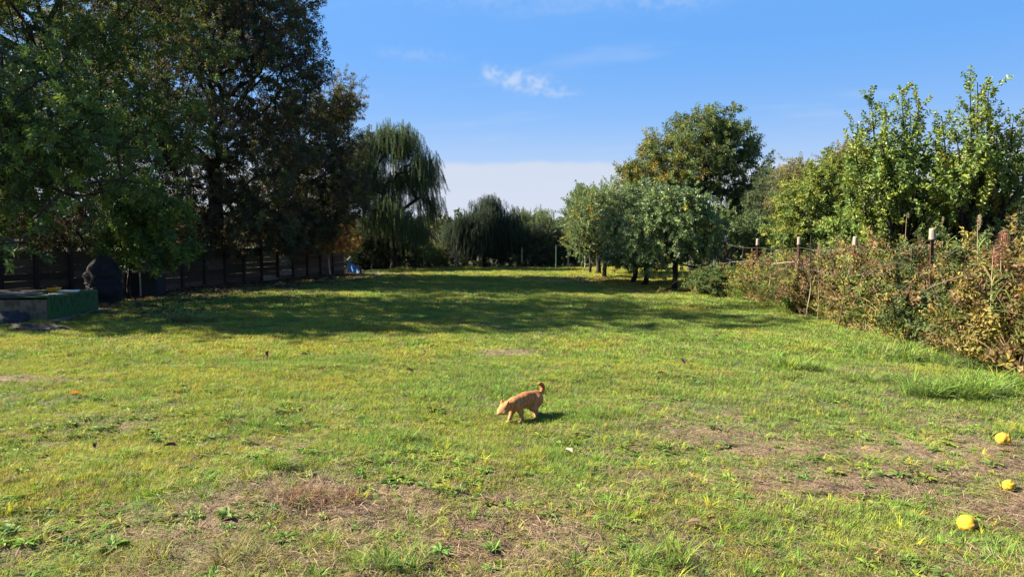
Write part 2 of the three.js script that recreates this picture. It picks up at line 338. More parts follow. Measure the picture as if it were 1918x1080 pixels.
function lawn(x, z) {
  const d = -z, n1 = noise2(x * 0.33, z * 0.33), n2 = noise2(x * 1.05 + 9, z * 1.05), n3 = noise2(x * 3.1, z * 3.1 + 5) + 0.5 * noise2(x * 8.3, z * 8.3 + 2);
  let bare = 0;
  for (const s of bareSpots) { const u = (x - s[0]) / s[2], v = (z - s[1]) / s[3], q = u * u + v * v; if (q < 7) bare += (s[4] > 0.75 ? 1 : 1.0) * s[4] * Math.exp(-q * 0.8) * (1 + 0.7 * n3); }
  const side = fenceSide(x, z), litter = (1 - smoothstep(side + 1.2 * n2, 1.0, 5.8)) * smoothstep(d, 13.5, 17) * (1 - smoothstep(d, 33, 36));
  let cover = d < 4.6 ? lerp(0.68, 0.84, smoothstep(d, 3, 4.6)) : lerp(0.84, 1.05, smoothstep(d, 4.6, 8));
  if (x > 1.2) cover -= 0.1 * smoothstep(x, 1.2, 2.6) * (1 - smoothstep(d, 7.5, 11));
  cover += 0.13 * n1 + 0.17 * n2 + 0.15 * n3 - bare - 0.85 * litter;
  const yellow = clamp(0.29 + 0.3 * n1 + 0.2 * noise2(x * 0.8 + 40, z * 0.8) + 0.3 * smoothstep(-x, -0.5, 2.5) * (1 - smoothstep(d, 12, 18)) + (d > 24 ? 0.25 : 0) + 0.4 * smoothstep(x, 2.5, 4.5) * smoothstep(d, 19, 24) - 0.22 * smoothstep(x, 0.5, 2.5) * (1 - smoothstep(d, 10, 16)) - 0.5 * lush(x, z), 0, 1);
  return { cover: clamp(cover, 0.0, 1), yellow, litter, bare: clamp(bare, 0, 1) };
}
{
  const NX = 360, NZ = 440, pos = [], uv = [], col = [], idx = [];
  for (let j = 0; j <= NZ; j++) for (let i = 0; i <= NX; i++) {
    const u = (2 * i) / NX - 1, t = j / NZ, x = 13 * u + 1187 * Math.pow(u, 11), z = 6 - 52 * t - 1500 * Math.pow(t, 14);
    pos.push(x, height(x, z), z); uv.push(x / 1.3, z / 1.3);
    const l = lawn(x, z), n = noise2(x * 2.3, z * 2.3), m = noise2(x * 8, z * 8);
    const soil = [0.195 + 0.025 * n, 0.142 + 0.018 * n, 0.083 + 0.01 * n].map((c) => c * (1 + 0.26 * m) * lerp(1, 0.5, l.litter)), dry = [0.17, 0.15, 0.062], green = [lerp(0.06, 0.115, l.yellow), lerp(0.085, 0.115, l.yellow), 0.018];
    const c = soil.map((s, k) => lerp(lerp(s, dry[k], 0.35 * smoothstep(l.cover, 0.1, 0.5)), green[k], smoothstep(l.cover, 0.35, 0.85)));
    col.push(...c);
  }
  for (let j = 0; j < NZ; j++) for (let i = 0; i < NX; i++) { const p = j * (NX + 1) + i; idx.push(p, p + 1, p + NX + 1, p + 1, p + NX + 2, p + NX + 1); }
  const g = new THREE.BufferGeometry();
  g.setAttribute('position', new THREE.Float32BufferAttribute(pos, 3)); g.setAttribute('uv', new THREE.Float32BufferAttribute(uv, 2)); g.setAttribute('color', new THREE.Float32BufferAttribute(col, 3)); g.setIndex(idx); g.computeVertexNormals();
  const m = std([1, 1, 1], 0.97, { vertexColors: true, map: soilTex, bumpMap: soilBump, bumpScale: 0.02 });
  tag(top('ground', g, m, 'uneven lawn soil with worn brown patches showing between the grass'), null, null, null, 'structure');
}

// ------------------------------------------------------------------ grass and other ground cover
function tuft(seed, { n = 18, r = 0.05, h = 0.05, w = 0.0038, lean = 0.5, segs = 2, vary = 0.3 }) {
  const R = rngOf(seed), B = leafBuilder();
  for (let i = 0; i < n; i++) {
    const a = R() * 6.283, q = r * Math.sqrt(R()), p = V(Math.cos(a) * q, -0.008, Math.sin(a) * q), b = a + (R() - 0.5) * 2.4, L = h * (0.5 + 0.8 * R()), le = lean * (0.3 + R());
    const out = V(Math.cos(b), 0, Math.sin(b)), side = V(-Math.sin(b + 0.6 * (R() - 0.5)), 0, Math.cos(b)), pts = [], ws = [];
    for (let k = 0; k <= segs; k++) { const t = k / segs; pts.push(p.clone().add(V(0, L * t * (1 - 0.28 * le * t), 0)).addScaledVector(out, L * le * t * t)); ws.push(k === segs ? 0 : w * (1 - 0.3 * t) * (0.8 + 0.4 * R())); }
    const k = 1 - vary + 2 * vary * R(), y = (R() - 0.45) * vary * 0.8, dryBlade = R() < 0.12;
    B.strip(pts, ws, side, dryBlade ? [k * 1.3, k * 1.0, k * 1.7] : [k * (1 + y), k, k * (1 - y)]);
  }
  return B.done();
}
function flatWeed(seed, n, L, W, oval, lift) {                 // a rosette of leaves that lie low
  const R = rngOf(seed), B = leafBuilder();
  for (let i = 0; i < n; i++) {
    const a = (i / n) * 6.283 + R() * 0.8, e = lift * (0.3 + R()), d = V(Math.cos(a), e, Math.sin(a)), k = 0.75 + 0.5 * R();
    B.leaf(V(Math.cos(a) * 0.012 * R(), 0.002 + 0.01 * R(), Math.sin(a) * 0.012 * R()), d, V(0, 1, 0).addScaledVector(dirOn(R), 0.3), L * (0.5 + 0.7 * R()), W, [k, k, k * 0.95], oval, 0.22, 0.25 * R() + e * 0.4);
  }
  return B.done();
}
function chaff(seed) {                                          // dead stalks and clippings lying about
  const R = rngOf(seed), B = leafBuilder();
  for (let i = 0; i < 7; i++) {
    const a = R() * 6.283, p = V((R() - 0.5) * 0.14, 0.004 + 0.012 * R(), (R() - 0.5) * 0.14), d = V(Math.cos(a), (R() - 0.5) * 0.3, Math.sin(a)), L = 0.03 + 0.06 * R(), k = 0.6 + 0.7 * R();
    B.strip([p, p.clone().addScaledVector(d, L * 0.5).add(V(0, 0.004, 0)), p.clone().addScaledVector(d, L)], [0.002, 0.003, 0.0015], V(-Math.sin(a), 0.3, Math.cos(a)), [k, k * 0.95, k * 0.9]);
  }
  return B.done();
}
{
  const R = rngOf(77), grass = thing('grass'); tag(grass, 'short mown grass of green and yellow blades covering the open lawn', null, null, 'stuff');
  const short = [], mid = [], crab = [], weed = [], straw = [];
  const GREEN = [0.135, 0.245, 0.024], LIME = [0.265, 0.29, 0.024], OLIVE = [0.15, 0.185, 0.04], DRY = [0.26, 0.2, 0.085];
  const colour = (l, x, z) => {
    const q = l.yellow + 0.28 * (R() - 0.5), dry = R() < 0.1 + 0.25 * (1 - l.cover) ? 0.75 : 0.12 * R();
    return GREEN.map((g, k) => { const o = lerp(g, OLIVE[k], x > 0.8 && -z < 9 ? 0.45 * R() + 0.15 : 0.25 * R()), c = lerp(o, LIME[k], clamp(q * 1.25 - 0.05, 0, 1)); return lerp(c, DRY[k], dry) * (0.8 + 0.4 * R()); });
  };
  const zones = [[2.6, 4.6, 1000, 0.85, short], [4.6, 6.5, 800, 0.9, short], [6.5, 9.5, 520, 1.05, short], [9.5, 16, 190, 0.9, mid], [16, 27, 90, 1.25, mid], [27, 41, 40, 1.8, mid]];
  for (const [d0, d1, per, size, list] of zones) {
    const w = (d) => 0.78 * d + 1.4, area = (d1 - d0) * (w(d0) + w(d1)), n = Math.floor(area * per);
    for (let i = 0; i < n; i++) {
      const d = Math.sqrt(lerp(d0 * d0, d1 * d1, R())), x = (R() * 2 - 1) * w(d), z = -d;
      if (fenceSide(x, z) < 0.3 || x > 7.5 + 0.12 * d || (x > 6.2 && d > 7 && d < 18)) { R(); continue; }
      const l = lawn(x, z); if (R() > Math.pow(l.cover, 1.25) * 1.08) continue;
      const tall = (1 + 0.3 * lush(x, z)) * lerp(0.5, 1.25, smoothstep(l.cover + 0.3 * noise2(x * 0.9 + 60, z * 0.9), 0.3, 1.1)) * (0.75 + 0.5 * R());
      list.push({ p: G(x, z), q: aim(V(0.25 * (R() - 0.5), 1, 0.25 * (R() - 0.5)).normalize(), R() * 6.28), s: V(size * (0.8 + 0.4 * R()), size * tall, size * (0.8 + 0.4 * R())), c: colour(l, x, z) });
    }
  }
  for (let i = 0; i < 11000; i++) {                              // coarse grass that spreads flat: mostly in front and to the right
    const d = 2.8 + 9 * R() * R() + 2 * R(), x = (R() * 2 - 1) * (0.78 * d + 0.6), z = -d, l = lawn(x, z), k = noise2(x * 0.9 + 20, z * 1.4);
    if (x > 5.7 || R() > clamp(0.22 + 1.1 * k + (x > 0.3 ? 0.22 : -0.05), 0, 1) || R() < l.bare) continue;
    crab.push({ p: G(x, z), q: aim(V(0.3 * (R() - 0.5), 1, 0.3 * (R() - 0.5)).normalize(), R() * 6.28), s: 0.4 + 0.55 * R(), c: (R() < 0.35 ? LIME : R() < 0.6 ? GREEN : OLIVE).map((c) => c * (0.75 + 0.5 * R())) });
  }
  for (let i = 0; i < 5200; i++) {
    const d = 2.8 + 10 * R() * R() + 3 * R(), x = (R() * 2 - 1) * (0.78 * d + 0.6), z = -d, k = noise2(x * 0.7 - 30, z * 1.1);
    if (x > 5.7 || R() > clamp(0.25 + 0.8 * k + (x < -0.6 ? 0.25 : 0), 0, 1) || R() < lawn(x, z).bare) continue;
    weed.push({ p: G(x, z), q: aim(V(0.2 * (R() - 0.5), 1, 0.2 * (R() - 0.5)).normalize(), R() * 6.28), s: 0.45 + 0.6 * R(), c: (R() < 0.5 ? [0.16, 0.22, 0.02] : [0.09, 0.17, 0.022]).map((c) => c * (0.8 + 0.4 * R())) });
  }
  for (let i = 0; i < 17000; i++) {
    const d = 2.7 + 11 * R() * R(), x = (R() * 2 - 1) * (0.78 * d + 0.6), z = -d, l = lawn(x, z);
    if (x > 6 || R() > 0.9 - 0.85 * l.cover) continue;
    const b = 0.6 + 0.6 * R(); straw.push({ p: G(x, z), q: aim(Y, R() * 6.28), s: 0.7 + 0.8 * R(), c: R() < 0.5 ? [0.27 * b, 0.205 * b, 0.13 * b] : [0.13 * b, 0.085 * b, 0.05 * b] });
  }
  const tufts = [];
  for (let i = 0; i < 1900; i++) {                              // taller tufts that throw small shadows
    const d = 2.7 + 8 * Math.pow(R(), 1.4), x = (R() * 2 - 1) * (0.78 * d + 0.6), z = -d, l = lawn(x, z); if (x > 5.6 || R() > l.cover * (0.35 + 0.9 * lush(x, z)) + 0.05) continue;
    const c = R() < 0.35 ? LIME : R() < 0.8 ? GREEN : OLIVE, b = 0.75 + 0.5 * R(); tufts.push({ p: G(x, z), q: aim(V(0.3 * (R() - 0.5), 1, 0.3 * (R() - 0.5)).normalize(), R() * 6.28), s: 0.55 + 0.65 * R() * R(), c: c.map((v) => v * b) });
  }
  scatter('tall_blades', tuft(6, { n: 30, r: 0.05, h: 0.085, w: 0.0052, lean: 0.8, segs: 3 }), M.grass, tufts, grass);
  scatter('blades', tuft(1, { n: 17, r: 0.055, h: 0.042, w: 0.0042, lean: 0.9 }), M.grass, short, grass);
  scatter('blades', tuft(2, { n: 26, r: 0.11, h: 0.055, w: 0.0085, lean: 0.7 }), M.grass, mid, grass);
  scatter('coarse_blades', tuft(3, { n: 18, r: 0.035, h: 0.062, w: 0.0056, lean: 1.9, segs: 3 }), M.grass, crab, grass);
  scatter('weed_leaves', flatWeed(4, 11, 0.06, 0.026, true, 0.5), M.leaf, weed, grass);
  scatter('dead_stalks', chaff(5), M.dry, straw, grass);
  console.log('grass', short.length, mid.length, crab.length, weed.length, straw.length);
}
{ // leaves fallen under the trees and blown over the lawn
  const R = rngOf(79), list = [], B = leafBuilder();
  B.leaf(V(-0.045, 0.01, 0), V(1, 0.25, 0), Y, 0.1, 0.045, [1, 1, 1], true, 0.35, 0.35);
  for (let i = 0; i < 9500; i++) {
    const s = R() * 19, off = 0.15 + 6.2 * Math.pow(R(), 1.5), p = FENCE0.clone().addScaledVector(FDIR, s - 1).add(V(-FDIR.z, 0, FDIR.x).multiplyScalar(off));
    if (p.z > -14.2 && R() < 0.8) continue;
    const b = 0.5 + 0.8 * R(); list.push({ p: G(p.x, p.z).add(V(0, 0.01, 0)), q: aim(V(0.8 * (R() - 0.5), 1, 0.8 * (R() - 0.5)).normalize(), R() * 6.28), s: 0.7 + 0.8 * R(), c: R() < 0.15 ? [0.24 * b, 0.18 * b, 0.09 * b] : [0.11 * b, 0.07 * b, 0.04 * b] });
  }
  for (let i = 0; i < 700; i++) {
    const d = 4 + 30 * Math.sqrt(R()), x = (R() * 2 - 1) * 0.75 * d; if (x > 5.5 || fenceSide(x, -d) < 1) continue;
    if (noise2(x * 0.3, d * 0.3) < -0.1 && R() < 0.7) continue;
    const b = 0.5 + 0.8 * R(); list.push({ p: G(x, -d).add(V(0, 0.02, 0)), q: aim(V(0.9 * (R() - 0.5), 1, 0.9 * (R() - 0.5)).normalize(), R() * 6.28), s: 0.6 + 0.6 * R(), c: R() < 0.3 ? [0.26 * b, 0.16 * b, 0.05 * b] : [0.1 * b, 0.065 * b, 0.04 * b] });
  }
  for (let i = 0; i < 900; i++) { const a = R() * 6.28, q = Math.sqrt(R()), p = V(4.4 + 2.2 * q * Math.cos(a), 0, -25.5 + 4.5 * q * Math.sin(a)), b = 0.6 + 0.7 * R(); list.push({ p: G(p.x, p.z).add(V(0, 0.03, 0)), q: aim(V(0.8 * (R() - 0.5), 1, 0.8 * (R() - 0.5)).normalize(), R() * 6.28), s: 0.8 + 0.7 * R(), c: [0.24 * b, 0.14 * b, 0.05 * b] }); }
  tag(scatter('fallen_leaves', B.done(), M.dry, list), 'brown fallen leaves littering the ground under the trees along the plank fence', null, null, 'stuff');
}

// ------------------------------------------------------------------ the trees on the left, over the plank fence
const L = (px, py, d, rx, ry, rz, w = 1) => { const p = at(px, py, d); return [p.x, p.y, p.z, (rx * d) / F, (ry * d) / F, rz ?? (rx * d) / F, w]; };
const walnutSpray = spray(21, { len: 0.42, n: 24, L: 0.125, W: 0.046, spread: 1.15, vary: 0.3, wild: 0.7 });
const broadSpray = spray(22, { len: 0.42, n: 20, L: 0.15, W: 0.062, spread: 1.0, vary: 0.28, wild: 0.6 });
const smallSpray = spray(23, { len: 0.36, n: 26, L: 0.08, W: 0.034, spread: 0.95, vary: 0.3, wild: 0.6 });
const appleSpray = spray(24, { len: 0.34, n: 20, L: 0.085, W: 0.055, oval: true, spread: 0.95, vary: 0.25, wild: 0.5 });
const uprightSpray = spray(25, { len: 0.5, n: 26, L: 0.08, W: 0.042, oval: true, spread: 0.7, vary: 0.25, wild: 0.4 });
const pearSpray = spray(26, { len: 0.4, n: 16, L: 0.082, W: 0.06, oval: true, spread: 1.0, vary: 0.25, wild: 0.5, fold: 0.35 });
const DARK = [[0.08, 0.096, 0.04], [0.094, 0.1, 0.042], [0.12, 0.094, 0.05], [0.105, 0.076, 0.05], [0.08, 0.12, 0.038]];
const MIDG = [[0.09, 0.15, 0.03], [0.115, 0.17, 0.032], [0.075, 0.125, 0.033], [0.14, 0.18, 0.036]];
{
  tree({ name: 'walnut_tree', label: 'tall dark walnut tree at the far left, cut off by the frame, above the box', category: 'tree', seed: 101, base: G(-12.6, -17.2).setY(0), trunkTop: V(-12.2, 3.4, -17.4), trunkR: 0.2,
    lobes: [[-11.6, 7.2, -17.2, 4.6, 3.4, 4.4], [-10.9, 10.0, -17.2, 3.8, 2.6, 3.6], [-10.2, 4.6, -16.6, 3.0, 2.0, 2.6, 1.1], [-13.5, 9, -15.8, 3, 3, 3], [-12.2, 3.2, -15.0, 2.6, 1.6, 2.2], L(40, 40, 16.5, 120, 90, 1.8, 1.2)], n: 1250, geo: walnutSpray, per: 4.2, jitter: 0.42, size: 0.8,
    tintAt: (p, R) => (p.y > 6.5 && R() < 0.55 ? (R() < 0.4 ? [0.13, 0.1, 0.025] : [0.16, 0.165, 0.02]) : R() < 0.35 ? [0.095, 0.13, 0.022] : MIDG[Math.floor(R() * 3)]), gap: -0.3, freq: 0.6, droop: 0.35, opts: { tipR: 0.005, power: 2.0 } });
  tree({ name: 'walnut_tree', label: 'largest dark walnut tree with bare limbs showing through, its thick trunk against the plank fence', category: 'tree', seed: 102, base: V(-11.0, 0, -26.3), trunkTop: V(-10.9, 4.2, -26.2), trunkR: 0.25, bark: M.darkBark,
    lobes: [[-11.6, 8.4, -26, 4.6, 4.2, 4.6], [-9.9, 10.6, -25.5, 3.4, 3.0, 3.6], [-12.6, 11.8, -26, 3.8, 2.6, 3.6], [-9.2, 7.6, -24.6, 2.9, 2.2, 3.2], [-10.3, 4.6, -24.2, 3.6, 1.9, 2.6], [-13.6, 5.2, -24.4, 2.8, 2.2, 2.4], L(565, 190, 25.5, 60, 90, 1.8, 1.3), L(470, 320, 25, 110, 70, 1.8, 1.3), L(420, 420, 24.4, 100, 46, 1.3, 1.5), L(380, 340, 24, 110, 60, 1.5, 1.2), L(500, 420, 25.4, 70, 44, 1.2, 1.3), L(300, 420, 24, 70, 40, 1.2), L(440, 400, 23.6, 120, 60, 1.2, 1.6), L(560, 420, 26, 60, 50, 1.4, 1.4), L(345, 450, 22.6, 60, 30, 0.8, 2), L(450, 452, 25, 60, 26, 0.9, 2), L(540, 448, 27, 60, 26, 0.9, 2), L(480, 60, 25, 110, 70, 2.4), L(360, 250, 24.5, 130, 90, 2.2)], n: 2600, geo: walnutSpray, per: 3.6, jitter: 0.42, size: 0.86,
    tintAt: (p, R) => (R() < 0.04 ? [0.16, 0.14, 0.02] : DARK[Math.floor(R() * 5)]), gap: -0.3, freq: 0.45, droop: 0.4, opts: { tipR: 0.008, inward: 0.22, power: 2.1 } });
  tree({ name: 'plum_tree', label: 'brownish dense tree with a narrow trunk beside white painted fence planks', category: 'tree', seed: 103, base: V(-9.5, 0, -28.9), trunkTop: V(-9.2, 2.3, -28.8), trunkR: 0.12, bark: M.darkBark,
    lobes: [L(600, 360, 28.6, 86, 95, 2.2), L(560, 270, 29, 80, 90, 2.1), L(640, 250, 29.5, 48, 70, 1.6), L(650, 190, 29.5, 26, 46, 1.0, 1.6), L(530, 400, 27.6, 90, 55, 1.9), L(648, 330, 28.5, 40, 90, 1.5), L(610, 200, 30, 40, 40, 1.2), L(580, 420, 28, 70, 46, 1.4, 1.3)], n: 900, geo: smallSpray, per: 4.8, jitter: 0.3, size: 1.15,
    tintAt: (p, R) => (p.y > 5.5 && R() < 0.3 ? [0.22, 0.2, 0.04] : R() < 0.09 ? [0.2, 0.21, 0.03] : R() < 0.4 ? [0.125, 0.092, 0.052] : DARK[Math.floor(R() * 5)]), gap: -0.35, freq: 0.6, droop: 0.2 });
  tree({ name: 'broadleaf_tree', label: 'bright green broad-leaved tree hanging in at the left edge above the box', category: 'tree', seed: 104, base: V(-11.7, 0, -14.2), trunkTop: V(-11.2, 2.2, -14.0), trunkR: 0.11,
    lobes: [L(60, 190, 13.4, 130, 110, 1.5), L(150, 270, 13.8, 120, 75, 1.4), L(30, 330, 13.2, 110, 80, 1.3), L(20, 420, 12.9, 55, 40, 0.8), L(-90, 200, 13.4, 130, 160, 1.5), L(170, 350, 14.2, 90, 60, 1.2)], n: 210, geo: broadSpray, mat: M.glossy, per: 3.6, jitter: 0.34, size: 0.74,
    tints: [[0.09, 0.165, 0.03], [0.075, 0.135, 0.033], [0.16, 0.23, 0.03], [0.068, 0.12, 0.038]], gap: -0.25, freq: 0.6, droop: 0.55 });
  tree({ name: 'peach_tree', label: 'small green tree with drooping leaves above the dark cabinet', category: 'tree', seed: 105, base: G(-10.25, -19.0), trunkTop: V(-10.1, 1.5, -18.9), trunkR: 0.05,
    lobes: [L(280, 400, 18.8, 62, 52, 0.9), L(300, 450, 18.6, 50, 38, 0.75), L(245, 450, 18.7, 40, 40, 0.7), L(250, 370, 19, 40, 40, 0.7)], n: 130, geo: broadSpray, mat: M.glossy, per: 4, jitter: 0.22, size: 0.9,
    tints: [[0.105, 0.19, 0.03], [0.075, 0.14, 0.033], [0.18, 0.25, 0.033]], gap: -0.5, droop: 0.9 });
  tree({ name: 'young_tree', label: 'small tree with orange and yellow leaves on a thin pale stem near the blue sheet', category: 'tree', seed: 106, base: V(-8.0, 0, -31.2), trunkTop: V(-7.95, 1.15, -31.2), trunkR: 0.035, bark: M.pale,
    lobes: [L(622, 440, 31, 22, 24, 0.6), L(648, 450, 31, 22, 20, 0.6), L(636, 430, 31, 20, 24, 0.5)], n: 85, geo: smallSpray, per: 5, jitter: 0.2, size: 1.0,
    tintAt: (p, R) => (R() < 0.5 ? [0.5, 0.22, 0.07] : R() < 0.6 ? [0.42, 0.34, 0.05] : [0.22, 0.28, 0.05]), gap: -0.8, droop: 0.2 });  // leaf colours brightened to stand in for direct sun
  // bushes and trees beyond the fence; the tallest were added to block the sun
  const behind = [['tall dark tree added out of view behind the left end of the plank fence to block sun', -17, -15.2, 3.0, 8.6], ['tall dark tree added beyond the fence behind the black bundle to block sun', -17, -19.6, 3.0, 9.0], ['dark tree added behind the fence between the two walnut trees to block sun', -16.4, -24.6, 3.0, 9.2], ['dark bush beyond the fence, left of the white planks', -13, -30.5, 2.4, 5.6], ['dark tree beyond the far end of the plank fence', -11, -36, 2.6, 6.4], ['dense dark shrub behind the fence above the dark cabinet', -13.6, -22.2, 1.6, 3.0], ['low dark shrub just over the fence left of the thick trunk', -12.2, -27.4, 1.5, 2.8]];
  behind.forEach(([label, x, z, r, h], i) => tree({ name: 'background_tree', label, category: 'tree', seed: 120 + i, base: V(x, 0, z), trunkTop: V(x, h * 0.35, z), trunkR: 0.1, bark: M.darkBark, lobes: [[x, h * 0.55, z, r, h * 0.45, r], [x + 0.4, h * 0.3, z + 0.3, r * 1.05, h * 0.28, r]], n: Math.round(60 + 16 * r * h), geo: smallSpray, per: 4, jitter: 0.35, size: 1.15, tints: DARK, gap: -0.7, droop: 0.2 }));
}

// ------------------------------------------------------------------ willows and bushes at the far end
const willowWhip = whip(41, 1.6, 64, 0.095, 0.02), reedWhip = whip(42, 1.0, 40, 0.07, 0.014);
function willow(o) {
  const { seed, lobes, long, tints } = o, extra = (list, R) => { list.length = 0; };
  const t = tree({ ...o, geo: willowWhip, category: 'tree', extra: undefined, per: 0.001, tints });
  t.o.remove(t.crown);
  const R = rngOf(seed + 7), list = [];
  for (const nd of t.sk.nodes) {
    if (nd.trunk || nd.r > 0.04) continue;
    const m = nd.tip ? o.whips : o.whips * 0.35, k = Math.floor(m) + (R() < m % 1 ? 1 : 0);
    for (let i = 0; i < k; i++) {
      const p = nd.p.clone().addScaledVector(dirOn(R), o.jitter ?? 0.3), room = (p.y - (o.floor ?? 0.3)) / 1.6, len = Math.min(room, (long[0] + (long[1] - long[0]) * R() * R()) / 1.6);
      if (len < 0.15) continue;
      const c = tints[Math.floor(R() * tints.length)], b = 0.75 + 0.5 * R(), w = 0.9 + 0.5 * R();
      list.push({ p, q: aim(V((o.base.x - p.x) * 0.16 * R() + 0.2 * (R() - 0.5), 1, (o.base.z - p.z) * 0.16 * R() + 0.2 * (R() - 0.5)).normalize(), R() * 6.28), s: V(w, len, w), c: [c[0] * b, c[1] * b, c[2] * b] });
    }
  }
  scatter('crown', willowWhip, M.leaf, list, t.o, o.base);
}
{
  const WG = [[0.06, 0.1, 0.04], [0.075, 0.12, 0.045], [0.05, 0.085, 0.04], [0.12, 0.155, 0.045]];
  willow({ name: 'weeping_willow', label: 'tall weeping willow with trailing branches, left of the gap at the far end', seed: 201, base: V(-6.2, 0, -37.2), trunkTop: V(-6.1, 3.4, -37), trunkR: 0.17, bark: M.darkBark,
    lobes: [L(750, 258, 37, 38, 28, 1.3), L(796, 296, 36.6, 32, 20, 1.0), L(712, 262, 37, 30, 32, 1.0), L(765, 330, 37.8, 44, 22, 1.4), L(690, 340, 36.8, 40, 30, 1.2), L(732, 390, 36.4, 50, 26, 1.4), L(802, 372, 38, 20, 20, 0.8), L(770, 430, 37, 34, 18, 1.0), L(680, 300, 37, 30, 40, 1.2), L(812, 318, 36.5, 18, 14, 0.7)], n: 400, long: [0.25, 1.9], whips: 15, tints: WG, gap: -0.1, freq: 0.85, jitter: 0.42, opts: { tipR: 0.008 } });
  willow({ name: 'weeping_willow', label: 'low dark weeping willow in the middle of the far hedge', seed: 202, base: V(-1.5, 0, -40.5), trunkTop: V(-1.5, 1.6, -40.5), trunkR: 0.13, bark: M.darkBark,
    lobes: [L(905, 395, 40, 42, 22, 1.2), L(935, 410, 40, 28, 20, 1.0), L(870, 420, 40, 20, 18, 0.7), L(890, 430, 40.2, 50, 26, 1.2), L(925, 372, 40, 26, 10, 0.6, 2), L(848, 418, 39.8, 16, 22, 0.7, 1.4), L(955, 410, 40.2, 24, 22, 0.9), L(905, 440, 39.6, 70, 26, 0.8)], n: 260, long: [0.3, 1.9], whips: 12, tints: [[0.045, 0.07, 0.04], [0.055, 0.08, 0.04], [0.04, 0.06, 0.035]], gap: -0.8, jitter: 0.28 });
  willow({ name: 'weeping_willow', label: 'pale green willow bush between the low dark willow and the orchard', seed: 203, base: V(1.2, 0, -42), trunkTop: V(1.2, 1.3, -42), trunkR: 0.1,
    lobes: [L(990, 412, 42, 30, 16, 1.1), L(1030, 428, 42, 28, 16, 1.1), L(965, 430, 42, 24, 18, 0.9), L(1062, 440, 43, 24, 16, 1.0), L(1000, 396, 42, 40, 10, 0.8), L(1010, 450, 41.4, 66, 22, 0.8)], n: 250, long: [0.3, 1.6], whips: 12, tints: [[0.14, 0.19, 0.065], [0.115, 0.165, 0.06], [0.17, 0.21, 0.065]], gap: -0.8, jitter: 0.28 });
  const hedge = [['dark bush in the hedge below the low willow', 880, 40.8, 70, 92], ['dark bush at the hedge foot under the pale willow', 985, 40.8, 72, 88], ['dark bush in the hedge behind the small frame of poles', 1060, 41.5, 60, 84], ['dark undergrowth bush right of the blue sheet', 690, 38.8, 56, 110], ['bush under the tall weeping willow', 745, 38.8, 66, 120], ['low dark bush at the far end between fence and willow', 620, 39.5, 60, 110], ['dark bush behind the orchard trunks', 1150, 43, 90, 90]];
  hedge.forEach(([label, px, d, rx, h], i) => { const c = at(px, 503 - h * 0.55, d); tree({ name: 'hedge_bush', label, category: 'bush', seed: 220 + i, base: V(c.x, 0, c.z), trunkTop: V(c.x, 0.5, c.z), trunkR: 0.05, bark: M.darkBark, lobes: [[c.x, 0.75, c.z, (rx * d) / F, (h * d * 0.62) / F, 0.9]], n: 90 + h, geo: smallSpray, per: 4.5, jitter: 0.3, size: 1.25, tints: [[0.06, 0.085, 0.048], [0.07, 0.095, 0.048], [0.085, 0.09, 0.045]], gap: -0.9, droop: 0.1 }); });
  [['sunlit yellow-green bush seen through the gap beside the tall willow', 815, 46, 34, 100, [[0.15, 0.16, 0.04], [0.13, 0.15, 0.04]]], ['bright weeds lit by the sun below the tall willow', 742, 43, 14, 60, [[0.16, 0.18, 0.03], [0.13, 0.16, 0.03]]], ['bright green weeds at the hedge foot by the first grey pole', 806, 40.2, 18, 40, [[0.14, 0.17, 0.035], [0.11, 0.15, 0.035]]]].forEach(([label, px, d, rx, h, tints], i) => { const c = at(px, 503, d); tree({ name: 'weed_bush', label, category: 'bush', seed: 240 + i, base: V(c.x, 0, c.z), trunkTop: V(c.x, 0.3, c.z), trunkR: 0.03, lobes: [[c.x, (h * d * 0.45) / F, c.z, (rx * d) / F, (h * d * 0.55) / F, 0.7]], n: 70, geo: smallSpray, per: 4.5, jitter: 0.25, size: 1.2, tints, gap: -0.9, droop: 0.05 }); });
}
{ // trees far off beyond everything
  const R = rngOf(250), list = [];
  for (let i = 0; i < 5200; i++) { const x = (R() * 2 - 1) * 190, z = -150 - 50 * R(), h = (5.2 + 2.6 * noise2(x * 0.05, 4) + 1.2 * noise2(x * 0.21, 9)) * Math.sqrt(R()); list.push({ p: V(x, Math.max(0.2, h), z), q: aim(dirOn(R), R() * 6.28), s: 3.6 + 3 * R(), c: [0.05 + 0.02 * R(), 0.075 + 0.02 * R(), 0.035] }); }
  tag(scatter('distant_trees', spray(27, { len: 0.4, n: 22, L: 0.2, W: 0.1, spread: 1.2, wild: 0.8, twig: 0 }), M.leaf, list), 'bluish line of far-off trees on the horizon in the gap between the willows', null, null, 'stuff');
}

